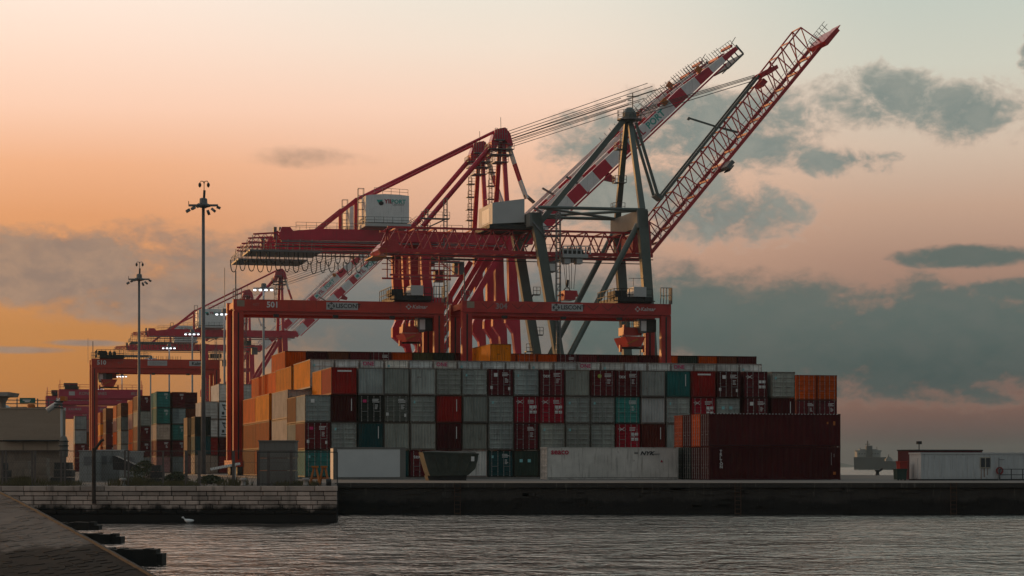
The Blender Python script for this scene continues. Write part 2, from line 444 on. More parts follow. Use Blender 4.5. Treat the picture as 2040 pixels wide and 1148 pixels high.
for ci, (z0, z1, ln, ov) in enumerate(courses):
    xx = -34.0 - random.uniform(0, .8)
    while xx < XC:
        l_ = ln*random.uniform(.75, 1.3); x1 = min(xx+l_, XC)
        if XC - x1 < .4: x1 = XC
        out = random.uniform(-.03, .03) + (.06 if ci == 0 else 0) + (.05 if x1 > -14.7 else 0)
        if True:
            block(bw, xx, x1, YL-out, YL+.5, z0, z1, M_STONE, 'coping_stone' if ci == 0 else 'stone_block')
        xx = x1
pl = MB(); pl.box(-70, XC-.03, YL-.25, YL+.2, -6, -1.76)
struct(pl, 'quay_footing', M_JOINT)
# end of the sea wall toward the main quay
# cobbled slipway in the near corner
ms = bpy.data.materials.new('slipway_cobbles'); ms.use_nodes = True
X.nt = nt = ms.node_tree; b = nt.nodes['Principled BSDF']; b.inputs['Roughness'].default_value = .85; b.inputs['Specular IOR Level'].default_value = .1
ge = nt.nodes.new('ShaderNodeNewGeometry'); sp = nt.nodes.new('ShaderNodeSeparateXYZ'); nt.links.new(ge.outputs['Position'], sp.inputs[0])
x, y, z = (X(sp.outputs[i]) for i in range(3))
n1 = noise(vec(x, y*.4, z), .5, 6, .65)
c = ramp(n1, [(.2, (.06,.05,.043,1)), (.5, (.135,.11,.095,1)), (.8, (.22,.185,.16,1))])
c = cmix(smooth(z + (n1-.5)*1.8, -1.2, -1.62), c, (.016,.014,.012,1))
nt.links.new(c.s, b.inputs['Base Color'])
bn = nt.nodes.new('ShaderNodeBump'); bn.inputs['Strength'].default_value = .6; bn.inputs['Distance'].default_value = .04
nt.links.new(noise(vec(x, y*.5, z), 3.5, 6, .65).s, bn.inputs['Height']); nt.links.new(bn.outputs[0], b.inputs['Normal'])
M_SLIP = ms
A = Vector((-10.9, 68.0, -2.11)); B = Vector((-22.7, 100.0, -.02)); Dv = Vector((-14.9, 65.0, -2.3))
# slope frame: along the edge A-B and toward the near left
e_l = (B-A); e_w = Vector((-9.0, -9.5, -1.15))
sl_ = MB()
def slip(s, t_, lift=0.0):
    p = A + e_l*s + e_w*t_; p.z += lift + 0.08*math.sin(math.pi*max(0, min(1.25, s))/1.25)*(1-.3*t_)
    return p
SS = [-.35+i*1.65/24 for i in range(25)]
for s0, s1 in zip(SS, SS[1:]):
    sl_.add([slip(s0,0), slip(s1,0), slip(s1,2.2), slip(s0,2.2)], [(3,2,1,0)])
    sl_.add([slip(s0,0), slip(s1,0), slip(s1,0,-3), slip(s0,0,-3)], [(0,1,2,3)])
sl_ = struct(sl_, 'slipway', ms)
cobs = []
NS, NT = 120, 30
for i in range(NS):
    for k in range(NT):
        s0, t0 = i/NS*1.3-.02, k/NT*1.0
        off = (k % 2)*.5/NS*1.3
        g_ = .1
        h_ = random.uniform(-.02, .022)
        q = [(s0+off+1.3/NS*(g_*.5), t0+1/NT*g_*.5), (s0+off+1.3/NS*(1-g_*.5), t0+1/NT*g_*.5), (s0+off+1.3/NS*(1-g_*.5), t0+1/NT*(1-g_*.5)), (s0+off+1.3/NS*g_*.5, t0+1/NT*(1-g_*.5))]
        cobs.append((q, h_))
cm = MB()
for q, h_ in cobs:
    q = [(a+random.uniform(-.0022,.0022), b_+random.uniform(-.007,.007)) for a, b_ in q]
    top = [slip(a*.92+.08*sum(x_[0] for x_ in q)/4, b_*.9+.1*sum(x_[1] for x_ in q)/4, h_) for a, b_ in q]
    bot = [slip(a, b_, -.03) for a, b_ in q]
    cm.add(bot+top, [(7,6,5,4),(0,4,5,1),(1,5,6,2),(2,6,7,3),(3,7,4,0)])
co = cm.build('cobbles', ms, sl_); co['kind'] = 'stuff'
kb = MB()
for i in range(26):
    kb.beam(slip(i/26*1.3-.05, -.004, .0), slip((i+.98)/26*1.3-.05, -.004, random.uniform(-.01,.02)), .13, .13)
kb.build('slipway_kerb', mat('slipway_kerb_stone', (.035,.03,.026), .9, 0, .4, .6), sl_)
# dark weedy beams reaching out from under the slipway
M_WEED = mat('weedy_concrete', (.018,.017,.015), .9, 0, .5, 1.5, .8, 4)
for i, (Y, xa, xb, yt, yb) in enumerate(((78.5, 150, 327, 1093, 1128), (100, 90, 245, 1063, 1084), (121.5, 60, 200, 1041, 1056))):
    k = Y/F; x0, x1 = (xa-1020)*k, (xb-1020)*k; zt, zb = CZ+(HY-yt)*k, CZ+(HY-yb)*k
    g = MB(); N = 14
    for j in range(N):
        a = x0+(x1-x0)*j/N; b_ = x0+(x1-x0)*(j+1)/N
        dz = random.uniform(-.05, .03) - (.12 if j == N-1 else 0); dyy = random.uniform(0, .1)
        g.box(a, b_ + (.02 if j < N-1 else 0), Y-.45-dyy, Y+.5, zb-.6, zt+dz)
    org = Vector(((x0+x1)/2, Y, WZ))
    o = g.build('slipway_beam', M_WEED, None, org); o.location = org
    tag(o, ('thick dark weed-covered beam jutting into the water, nearest of three by the slipway', 'middle one of three dark weedy beams jutting out beside the slipway',
            'shortest, farthest of three dark weedy beams below the stone quay wall')[i], 'beam', 'beams beside the slipway')
# ------------------------------------------------------------------ containers
CW = 2.438
def srgb(r, g, b): return lin(r, g, b)
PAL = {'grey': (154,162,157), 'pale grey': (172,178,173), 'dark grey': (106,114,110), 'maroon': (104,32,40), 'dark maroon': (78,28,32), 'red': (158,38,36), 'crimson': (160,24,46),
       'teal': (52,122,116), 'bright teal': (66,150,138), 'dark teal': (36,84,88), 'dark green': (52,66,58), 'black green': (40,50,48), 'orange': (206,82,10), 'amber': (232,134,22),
       'white': (206,204,198), 'beige': (178,158,140), 'brown': (112,62,42), 'brown red': (112,44,36), 'tan': (168,138,108), 'olive': (82,84,56), 'pink': (168,120,116), 'steel blue': (86,104,118), 'bright white': (232,232,226), 'darkened orange': (142,54,6), 'dusty white': (178,166,154)}  # lower-tier orange has the darkening low in the view put into its colour
def corr(n, w, axis, z0, z1, d, at_, flip=1):
    """a trapezoid-ribbed wall panel of width w: axis 0 runs along x at y=at_, axis 1 along y at x=at_"""
    mb = MB(); pts = []
    pit = w/n
    for i in range(n):
        a = i*pit
        pts += [(a, 0), (a+pit*.32, 0), (a+pit*.5, d), (a+pit*.82, d)]
    pts.append((w, 0))
    vs = []
    for a, dd in pts:
        for z in (z0, z1):
            vs.append((a, at_+dd*flip, z) if axis == 0 else (at_+dd*flip, a, z))
    fs = [(2*i, 2*i+2, 2*i+3, 2*i+1) for i in range(len(pts)-1)]
    return mb.add(vs, fs)
PROTO = {}
def mesh_of(key, fn, m):
    if key not in PROTO:
        mb = fn(); me = bpy.data.meshes.new(key.split('|')[0])
        me.from_pydata([tuple(p) for p in mb.v], [], mb.f); me.update(); me.materials.append(m); PROTO[key] = me
    return PROTO[key]
def frame_mesh(L, H):
    def fn():
        f = MB(); p = .09
        for x in (0, CW-p):
            for y in (0, L-p): f.box(x, x+p, y, y+p, .0, H)
        for x in (0, CW-.07):
            f.box(x+.004, x+.066, p, L-p, .03, .17); f.box(x+.004, x+.066, p, L-p, H-.09, H-.006)
        for y in (0, L-.09):
            f.box(p, CW-p, y+.004, y+.086, .03, .16); f.box(p, CW-p, y+.004, y+.086, H-.11, H-.006)
        for x in (-.006, CW-.156):
            for y in (-.006, L-.172):
                for z in (-.004, H-.114): f.box(x, x+.162, y, y+.178, z, z+.118)
        f.add([(.05,L-.06,.1),(CW-.05,L-.06,.1),(CW-.05,L-.06,H-.05),(.05,L-.06,H-.05)], [(3,2,1,0)])
        f.add([(.05,.05,.12),(CW-.05,.05,.12),(CW-.05,L-.05,.12),(.05,L-.05,.12)], [(0,1,2,3)])
        if L > 8 and H > 2.7: f.box(.3, CW-.3, .02, .06, .12, .19)
        return f
    return mesh_of(f'frame|{L}{H}', fn, M_FRAME)
def side_mesh(L, H, left):
    n = int(L/.55)
    return mesh_of(f'side_panel|{L}{H}{left}', lambda: MB().add([p+Vector((0,.09,0)) for p in corr(n, L-.18, 1, .165, H-.085, .045, .012 if left else CW-.012, 1 if left else -1).v],
                   corr(n, L-.18, 1, .165, H-.085, .045, 0).f), M_PAINT)
def roof_mesh(L, H):
    return mesh_of(f'roof_panel|{L}{H}', lambda: MB().add([(.06,.06,H-.02),(CW-.06,.06,H-.02),(CW-.06,L-.06,H-.02),(.06,L-.06,H-.02)], [(0,1,2,3)]), M_PAINT)
def end_mesh(H):
    return mesh_of(f'end_panel|{H}', lambda: MB().add([p+Vector((.09,0,0)) for p in corr(8, CW-.18, 0, .155, H-.105, .05, .012).v], corr(8, CW-.18, 0, .155, H-.105, .05, 0).f), M_PAINT)
def door_mesh(H, k, flat):
    def fn():
        d = MB(); x0 = .095 if k == 0 else CW/2+.008; x1 = CW/2-.008 if k == 0 else CW-.095
        z0, z1 = .17, H-.12; pro = [(z0, 0.0)]
        nsw = 0 if flat else 5
        for i in range(nsw):
            c = z0+(z1-z0)*(i+.5)/nsw; hw = (z1-z0)/nsw*.30
            pro += [(c-hw-.04, 0), (c-hw, .04), (c+hw, .04), (c+hw+.04, 0)]
        pro.append((z1, 0)); ins = .07
        # rim
        d.box(x0, x0+ins, .018, .05, z0, z1); d.box(x1-ins, x1, .018, .05, z0, z1)
        vs = []
        for z, dd in pro: vs += [(x0+ins, .024+dd, z), (x1-ins, .024+dd, z)]
        d.add(vs, [(2*i, 2*i+1, 2*i+3, 2*i+2) for i in range(len(pro)-1)])
        for i in range(4):      # hinges on the post
            z = z0+.15+(z1-z0-.3)*i/3; xx = x0-.05 if k == 0 else x1-.01
            d.box(xx, xx+.06, -.012, .02, z-.05, z+.05)
        return d
    return mesh_of(f'door|{H}{k}{flat}', fn, M_DOOR)
def bar_mesh(H, i):
    def fn():
        b = MB(); x = (.33, .93, 1.51, 2.11)[i]
        b.tube([(x,-.02,.13), (x,-.02,H-.09)], .021, 6)
        for z in (.14, H-.12): b.box(x-.05, x+.05, -.04, .0, z-.03, z+.03)
        for z in (.55, 1.35, 2.0): b.box(x-.045, x+.045, -.03, .018, z-.03, z+.03)
        z = 1.05; s = 1 if i % 2 == 0 else -1
        b.box(min(x, x+s*.42), max(x, x+s*.42), -.05, -.025, z-.018, z+.018)
        return b
    return mesh_of(f'locking_bar|{H}{i}', fn, M_BAR)
def reefer_mesh(H):
    def fn():
        b = MB(); b.box(.1, CW-.1, .02, .06, .17, H-.12)
        b.box(.35, CW-.35, -.004, .02, H-1.15, H-.3)
        b.lathe((0,0,0), [(0.001,0)]*2, 3)
        return b
    return mesh_of(f'machinery_panel|{H}', fn, M_WHITE)
def kid(me, name, parent, color=None, loc=None):
    o = bpy.data.objects.new(name, me); C.objects.link(o); o.parent = parent
    if color: o.color = color
    if loc: o.location = loc
    return o
def patch(rects, m, parent, name='marking', y=-.012):
    p = MB()
    for i, (x0, x1, z0, z1) in enumerate(rects):
        p.add([(x0,y,z0),(x1,y,z0),(x1,y,z1),(x0,y,z1)], [(0,1,2,3)])
    me = bpy.data.meshes.new(name); me.from_pydata([tuple(q) for q in p.v], [], p.f); me.update(); me.materials.append(m)
    return kid(me, name, parent)
def container(u, v, z, L, H, color, front, label, group, marks='', tint=None, detail=2, sides=(1, 1)):
    """front: 'door', 'plain', 'flat', 'reefer'; origin at the bottom of the left front corner"""
    c = srgb(*PAL[color]); k = random.uniform(.78, 1.14); hb = random.uniform(-.06, .06); c = (c[0]*k*(1+hb), c[1]*k, c[2]*k*(1-hb), 1)
    root = bpy.data.objects.new('shipping_container', frame_mesh(L, H)); C.objects.link(root); root.color = (c[0]*.42+.012, c[1]*.36+.006, c[2]*.34+.004, 1)
    root.location = wpt(u, v, z); root.rotation_euler = (0, 0, ROT + R(random.uniform(-.3, .3)))
    tag(root, label, 'container', group); ORG[root.name] = Vector((0,0,0))
    if sides[0]: kid(side_mesh(L, H, True), 'side_panel', root, srgb(*PAL[tint]) if tint else c)
    if sides[1]: kid(side_mesh(L, H, False), 'side_panel', root, c)
    kid(roof_mesh(L, H), 'roof_panel', root, c)
    if front == 'plain': kid(end_mesh(H), 'end_panel', root, c)
    elif front == 'reefer':
        mp = kid(reefer_mesh(H), 'machinery_panel', root)
        g = MB().box(.55, 1.0, -.02, .0, H-.7, H-.45).box(1.3, 1.9, -.02, 0, .95, 1.2).box(.5, .9, -.02, 0, .8, 1.25).box(.4, 2.0, -.02, 0, .4, .55)
        for a in range(10):
            t0, t1 = a*math.pi/5, (a+1)*math.pi/5
            g.beam((1.22+.36*math.cos(t0), -.02, H-.95+.36*math.sin(t0)), (1.22+.36*math.cos(t1), -.02, H-.95+.36*math.sin(t1)), .08, .05)
        for a in (-.5, .5): g.beam((1.22+a*1.4, -.015, H-.35), (1.22+a*.5, -.015, H-1.4), .09, .04)
        me = bpy.data.meshes.new('cooling_unit'); me.from_pydata([tuple(q) for q in g.v], [], g.f); me.materials.append(M_DARK); kid(me, 'cooling_unit', mp)
    else:
        ds = []
        for q in (0, 1):
            d = kid(door_mesh(H, q, front == 'flat'), 'door', root, c); ds.append(d)
            if detail > 1:
                for i in (2*q, 2*q+1): kid(bar_mesh(H, i), 'locking_bar', d)
    h = H
    if 'i' in marks:      # number lines on the right door
        rr = []
        for a in range(3): rr.append((1.36, 1.36+random.uniform(.5, .72), h-.42-a*.13, h-.36-a*.13))
        for a in range(4): rr.append((1.62, 1.62+random.uniform(.2, .38), h-.95-a*.12, h-.90-a*.12))
        patch(rr, M_MARK, root)
    if '4' in marks:
        for a, b_ in ((0,0),(0,1),(1,0),(1,1)): patch([(1.5+a*.4, 1.82+a*.4, h-1.15-b_*.5, h-.88-b_*.5)], M_MARK, root, 'label_plate')
    if 'l' in marks: patch([(.55, .9, h-.75, h-.4)], M_MARK, root, 'label_plate')
    if 'm' in marks: [patch([q], M_MARK, root, 'label_plate') for q in ((.2, .42, .65, .95), (1.95, 2.15, .55, .85))]
    if 'c' in marks: patch([(.28, .5, h-.75, h-.5)], M_CYAN, root, 'label_plate')
    if 'y' in marks: [patch([q], M_CYAN, root, 'label_plate') for q in ((.55, .85, h-1.15, h-.85), (1.35, 1.65, h-1.15, h-.85))]
    if 'p' in marks: patch([(.45, .8, h-.7, h-.42)], M_PINKL, root, 'label_plate')
    if 's' in marks: patch([(1.92, 1.99, h-1.5, h-.35)], M_MARK, root)
    if 'w' in marks: patch([(.6, 1.95, h-.42, h-.27)], M_MARK, root)
    if 'X' in marks:
        g = MB().beam((.3,-.02,h-.75), (.85,-.02,h-.35), .045, .008).beam((.3,-.02,h-.35), (.85,-.02,h-.7), .045, .008).beam((.2,-.02,h-.5), (.75,-.02,h-.62), .045, .008)
        me = bpy.data.meshes.new('emblem'); me.from_pydata([tuple(q) for q in g.v], [], g.f); me.materials.append(M_MARK); kid(me, 'emblem', root)
    if 't' in marks: text('tex', (.32, -.05, h-.62), .52, M_MARK, root, bold=.01, O=Vector((0,0,0)))
    if 'o' in marks: text('ONE', (.28, -.05, h-.42), .55, M_PINKL, root, bold=.02, O=Vector((0,0,0)))
    if 'g' in marks:
        g = MB(); g.add([(.85+.2*math.cos(a*math.pi/6), -.03, h-.6+.2*math.sin(a*math.pi/6)) for a in range(12)], [tuple(range(12))])
        me = bpy.data.meshes.new('emblem'); me.from_pydata([tuple(q) for q in g.v], [], g.f); me.materials.append(M_LIME); kid(me, 'emblem', root)
    return root
ORD = ['first','second','third','fourth','fifth','sixth','seventh','eighth','ninth','tenth','eleventh','twelfth','thirteenth','fourteenth','fifteenth','sixteenth','seventeenth','eighteenth','nineteenth','twentieth','twenty-first','twenty-second','twenty-third','twenty-fourth','twenty-fifth']
ROW = ['bottom row', 'second row', 'third row', 'top row', 'fifth row']
FR = {'door': 'double doors', 'plain': 'ribbed end', 'flat': 'flat doors', 'reefer': 'cooling unit'}
H1, H2, L2, L4 = 2.591, 2.896, 6.058, 12.192
Z0 = .14
slab = MB()
VF = 211.4       # front of the near stack
slab.box(U(560, VF), U(1600, VF), VF-1.2, VF+95, -.3, Z0-.004)
slab_o = slab.build('stacking_slab', M_CONC); slab_o.rotation_euler = (0,0,ROT); slab_o['kind'] = 'structure'
CX = [607, 659.5, 713, 765, 817, 869, 921, 973, 1024, 1075.5, 1126, 1176.5, 1227, 1277, 1328, 1378, 1428, 1482.5, 1537]
g_, pg, dg = 'grey', 'pale grey', 'dark grey'
FRONT = {3: {1:('red','plain','w'),2:(pg,'plain','d'),3:(g_,'plain','d'),4:(pg,'plain',''),5:(g_,'door','d'),6:(g_,'door','c'),7:('maroon','door','lmi'),8:(g_,'door','c'),9:('maroon','door','ti'),10:(g_,'plain',''),
             11:('maroon','door','gi'),12:('maroon','door','ti'),13:(pg,'plain',''),14:('teal','plain','s'),15:('red','plain','w'),16:('dark maroon','door','lmi'),17:('maroon','door','X4'),18:(g_,'door','c')},
         2: {0:(g_,'door','l'),1:('dark maroon','plain','s'),2:('black green','door','pi'),3:(dg,'door','mi'),4:(g_,'door','c'),5:('red','plain','s'),6:(g_,'plain',''),7:(g_,'door','c'),8:('crimson','door','X4i'),9:('crimson','door','X4i'),
             10:(g_,'door','c'),11:(g_,'door','c'),12:('bright teal','door','i'),13:('white','plain','d'),14:(g_,'door','c'),15:('crimson','door','X4i'),16:(g_,'door','y'),17:('maroon','door','lmi'),18:('dark maroon','plain','s')},
         1: {0:('maroon','door','pmi'),1:(g_,'door','c'),2:('dark teal','plain','s'),3:(g_,'plain',''),4:(pg,'plain',''),5:('dark maroon','plain','s'),6:(g_,'plain',''),7:(g_,'door','d'),8:('maroon','door','i'),9:(g_,'door','c'),10:(g_,'door','c'),
             11:(g_,'door','d'),12:('crimson','door','X4i'),13:('brown red','plain','s'),14:(g_,'plain',''),15:('maroon','door','i'),16:(g_,'door','')},
         0: {0:('teal','door','c'),1:(g_,'plain',''),2:('teal','door',''),3:('dark teal','plain',''),4:('maroon','door','ti'),5:('maroon','door',''),6:('white','plain',''),7:('dark teal','door','ic'),8:('dark green','plain','y'),9:(g_,'door',''),
             10:(g_,'plain',''),14:('dark green','plain',''),17:('dark maroon','plain','')}}
for t_, row in FRONT.items():
    for c_, (colr, fr, mk) in row.items():
        u = U(CX[c_], VF)+.02+random.uniform(-.03,.03)
        container(u, VF + random.uniform(-.12, .16), Z0 + t_*(H1+.016), L2, H1, colr, fr,
                  f'{colr} container with {FR[fr]}, {ORD[c_]} from the left, {ROW[t_]}, front stack', 'containers in the front stack', mk)
# second twenty-foot slot behind the left columns
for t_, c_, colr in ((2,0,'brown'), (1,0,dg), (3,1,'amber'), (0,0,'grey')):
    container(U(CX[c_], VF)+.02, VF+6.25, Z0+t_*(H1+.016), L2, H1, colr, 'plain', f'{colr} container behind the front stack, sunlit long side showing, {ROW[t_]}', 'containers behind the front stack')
# second bay: white refrigerated boxes peeking over the front stack
VB = VF + 12.9
for i in range(20):
    u = U(618, VB) + i*2.515
    if u + CW > U(1552, VB): break
    fr = 'door' if i not in (13, 17) else 'flat'
    colr = 'white' if i != 0 else 'white'
    container(u, VB + random.uniform(-.1, .1), Z0+3*(H2+.016)+.15, L4 if i == 0 else L2, H2, 'bright white', fr,
              f'white refrigerated container top peeking over the front stack, {ORD[i]} from the left', 'white refrigerated containers behind the front stack',
              'o' if i in (2, 5, 11, 15) else ('c' if i % 3 == 0 else ''), tint='amber' if i == 0 else None)
for t_ in (1, 2):
    container(U(573, VB), VB, Z0+t_*(H2+.016), L4, H2, 'dusty white', 'reefer' if t_ == 1 else 'door', f'dusty white refrigerated container with plain sunlit side at the left end, {ROW[t_]}', 'white refrigerated containers behind the front stack')
# lamps on the walkway between bays are too small to tell; further bays with sunlit orange sides
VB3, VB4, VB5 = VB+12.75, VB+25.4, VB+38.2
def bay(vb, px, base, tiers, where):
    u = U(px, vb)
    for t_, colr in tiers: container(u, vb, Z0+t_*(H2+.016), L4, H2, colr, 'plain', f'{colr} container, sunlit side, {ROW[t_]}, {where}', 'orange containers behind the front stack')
bay(VB3, 536, 0, ((0,'darkened orange'), (1,'darkened orange'), (2,'amber')), 'third bay back, left edge')
bay(VB4, 510, 0, ((0,'brown'), (1,'darkened orange'), (2,'orange')), 'fourth bay back, left edge')
bay(VB5, 483, 0, ((0,'darkened orange'), (1,'darkened orange'), (2,'brown')), 'fifth bay back, left edge')
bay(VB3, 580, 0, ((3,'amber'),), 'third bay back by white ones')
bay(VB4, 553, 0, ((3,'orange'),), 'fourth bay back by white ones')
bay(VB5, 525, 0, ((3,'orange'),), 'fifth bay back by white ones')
# top row of the fifth bay
TOP5 = ['orange','dark maroon','brown','maroon','maroon','orange','olive','dark green','dark maroon','dark maroon','orange','orange','orange','maroon','maroon','maroon','brown red','maroon','orange','dark green','orange','brown','dark maroon','brown red']
for i, colr in enumerate(TOP5):
    u = U(569, VB5) + i*2.53
    if u > U(1500, VB5): break
    container(u, VB5+.2, Z0+4*(H2+.016), L4, H2, colr, 'door' if i in (4, 11, 13) else 'plain',
              f'{colr} container along the skyline above the white ones, {ORD[i]} from the left', 'containers along the skyline', 'i' if i in (4, 13) else '')
container(U(977, VB4+1), VB4+1, 12.25, L4, H2, 'amber', 'plain', 'amber container standing above all others in front of the red cranes', 'containers along the skyline')
# separate stack at the right end
VD = vplane(1620, 262)
for c_, px in enumerate((1587, 1628)):
    for t_ in range(4):
        colr = ('dark maroon','brown','maroon','orange')[t_]
        container(U(px, VD), VD, Z0+t_*(H2+.016), L2, H2, colr, 'door', f'{colr} container at the far right end, {("left","right")[c_]} column, {ROW[t_]}', 'containers at the right end', 'i' if t_ == 2 else '')
# loose boxes on the quay apron: long sides to the viewer
def broadside(px, Y, z, L, H, colr, label, name='shipping_container', group='containers lying along the quay', flatside=False, end='door'):
    v = vplane(px, Y); u = U(px, v)
    c = srgb(*PAL[colr])
    root = bpy.data.objects.new('shipping_container', frame_mesh(L, H)); C.objects.link(root); root.color = (c[0]*.8, c[1]*.8, c[2]*.8, 1)
    # long axis along u: turn the box so that its own front (y=0) faces left
    root.rotation_euler = (0, 0, ROT - R(90)); root.location = wpt(u, v+CW, z)
    tag(root, label, 'container', group)
    if flatside:
        for x_, nm in ((CW-.02, 'side_panel'), (.02, 'side_panel')):
            kid(mesh_of(f'side_panel|flat{L}{H}{x_}', lambda: MB().add([(x_,.09,.16),(x_,L-.09,.16),(x_,L-.09,H-.09),(x_,.09,H-.09)], [(0,1,2,3)]), M_PAINT), nm, root, c)
    else:
        for lf in (True, False): kid(side_mesh(L, H, lf), 'side_panel', root, c)
    kid(roof_mesh(L, H), 'roof_panel', root, c)
    if end == 'door':
        for q in (0, 1):
            d = kid(door_mesh(H, q, False), 'door', root, c)
            for i in (2*q, 2*q+1): kid(bar_mesh(H, i), 'locking_bar', d)
    else: kid(end_mesh(H), 'end_panel', root, c)
    return root, u, v
def side_text(root, body, s, z, size, m, bold=.01, stack=False, sx=1.0, shear=0.0):
    """writing on the long side that faces the viewer; s metres from its left end"""
    o = kid(glyphs(body, size, m, bold, 'CENTER' if stack else 'LEFT', shear), 'lettering', root)
    o.location = (CW+.02, s, z); o.rotation_euler = (R(90), 0, R(90)); o.scale = (sx, 1, 1)
    return o
se, u, v = broadside(1090, 200.5, .0, L4, H2, 'white', 'long white container with red lettering lying broadside on the quay edge', flatside=True)
side_text(se, 'seaco', .35, H2-.42, .72, M_CRIM, .025)
side_text(se, 'NYK', 8.6, H2-.55, .48, M_BLACK, .03, sx=1.3, shear=.3); side_text(se, 'LOGISTICS', 9.75, H2-.62, .14, M_BLACK)
def side_patch(root, rects, m, name='marking'):
    p = MB()
    for s0, s1, z0, z1 in rects: p.add([(CW+.012,s0,z0),(CW+.012,s1,z0),(CW+.012,s1,z1),(CW+.012,s0,z1)], [(0,1,2,3)])
    me = bpy.data.meshes.new(name); me.from_pydata([tuple(q) for q in p.v], [], p.f); me.materials.append(m); return kid(me, name, root)
side_patch(se, [(8.05,8.4,H2-.48,H2-.44), (8.05,8.4,H2-.58,H2-.54)], M_BLACK)
t3 = MB().add([(CW+.012,10.5,1.55),(CW+.012,10.75,1.55),(CW+.012,10.62,1.8)], [(0,1,2)])
me = bpy.data.meshes.new('marking'); me.from_pydata([tuple(q) for q in t3.v], [], t3.f); me.materials.append(M_CRIM); kid(me, 'marking', se)
side_patch(se, [(.05,12.1,.17,.2)], mat('dark_scrape', (.06,.055,.05), .8), 'scuff')
# four-deep block of broadside boxes, two high
GB = 'containers in the broadside block on the right'
for lv in (0, 1):
    for k, colr in enumerate((('dark maroon','dark maroon','black green','dark green'), ('dark maroon','orange','dark maroon','orange'))[lv]):
        v = vplane(1413, 197.0) + k*2.56; u = U(1413, vplane(1413, 197.0))
        px = 1020 + F*wpt(u, v).x/wpt(u, v).y
        lab = (('long dark maroon container with tall white vertical lettering on the quay edge', 'dark maroon container directly behind the lettered one, lower level', 'black green container end, third back in the lower level of the block', 'dark green container end beside the long white box, lower level'),
               ('long plain dark maroon container stacked on the lettered one', 'orange container end just behind the upper long maroon one', 'dark maroon container end between two orange ones', 'orange container end at the back of the upper level'))[lv][k]
        r_, _, _ = broadside(px, wpt(u, v).y, lv*(H2+.02), L4, H2, colr, lab, group=GB)
        if k == 0 and lv == 0:
            for i_, ch_ in enumerate('TRITON'): side_text(r_, ch_, .95, H2-.42-i_*.27, .36, M_MARK, .02)
            side_patch(r_, [(11.3,11.36,H2-1.6,H2-.5), (11.55,11.62,H2-.9,H2-.6)], mat('faint_marking', (.25,.2,.2), .7)); side_patch(r_, [(11.5,11.75,.45,.7)], M_ORANGE, 'label_plate')
        if k == 0 and lv == 1:
            [side_patch(r_, [q_], M_ORANGE, 'label_plate') for q_ in ((10.9,11.05,H2-.9,H2-.7), (11.5,11.7,H2-1.0,H2-.65))]
            side_patch(r_, [(.1+i_*.3,.22+i_*.3,H2-.05,H2-.006) for i_ in range(40)], M_MARK, 'roof_seam')
# ------------------------------------------------------------------ stacks farther down the yard on the left
def far_stack(px, Y, cols, where, L=L4, H=H2):
    v = vplane(px, Y); u = U(px, v)
    n = len(cols)
    for t_, (colr, fr) in enumerate(cols):
        if colr: container(u, v, .02+t_*(H+.02), L, H, colr, fr, f'{colr} container, {FR[fr]}, {ORD[t_]} up, {where}', 'containers farther down the yard', 'i' if colr in ('maroon','teal') and fr == 'door' else '', detail=1)
d, p_, f_ = 'door', 'plain', 'flat'
far_stack(484, 368, [('grey',d),('grey',d),('grey',d),('white',d),('white',d)], 'column just behind the leg of the near gantry')
far_stack(436, 366, [('red',d),('maroon',d),('white','reefer'),('white','reefer'),('white',d)], 'column with two cooling units')
far_stack(404, 364, [('beige',p_),('red',d),('white',d),('white',d)], 'column left of the cooling units')
far_stack(388, 343, [('beige',p_),('dark teal',p_),('black green',p_)], 'short dark column behind the tall lamp mast', L2)
far_stack(373, 350, [('pink',p_),('tan',p_),('tan',p_)], 'short column with sunlit tan sides', L2)
far_stack(312, 404, [('pink',d),('maroon',d),('beige',d),('teal',d),('teal',d)], 'column with two teal ones on top')
far_stack(343, 407, [('grey',p_),('maroon',d),('teal',d),('grey',d),('maroon',d)], 'column right of the teal ones')
far_stack(366, 409, [('grey',p_),('maroon',d),('brown',d),('brown',p_),('dark maroon',d)], 'column two right of the teal ones')
far_stack(274, 428, [('grey',p_),('maroon',d),('maroon',d),('grey',d),('maroon',d)], 'column behind the thin lamp mast')
far_stack(264, 455, [('grey',p_),('orange',p_),('orange',p_),('pink',p_),('orange',p_)], 'column with sunlit orange sides')
far_stack(241, 478, [('grey',d),('grey',d),('grey',d),('dark grey',d),('brown',d)], 'grey column at mid distance')
far_stack(232, 495, [('beige',p_),('pink',p_),('orange',p_),('pink',p_),('orange',p_)], 'pinkish column at mid distance')
far_stack(211, 520, [('maroon',d),('maroon',d),('maroon',d),('maroon',d),('brown',d)], 'maroon column near the gantry marked 510')
far_stack(200, 560, [('orange',p_),('orange',p_),('orange',p_),('amber',p_),('orange',p_)], 'orange column near the gantry marked 510')
far_stack(180, 640, [('brown',d),('pink',d),('brown',d),('dark green',d),('brown',d)], 'column showing between the legs of gantry 510')
far_stack(149, 470, [('maroon',d),('maroon',d),('grey',d),('grey',d)], 'lone column left of gantry 510', L2)
far_stack(165, 505, [('maroon',d),('maroon',d),('brown',d),('pink',d)], 'column beside the lone grey one', L2)
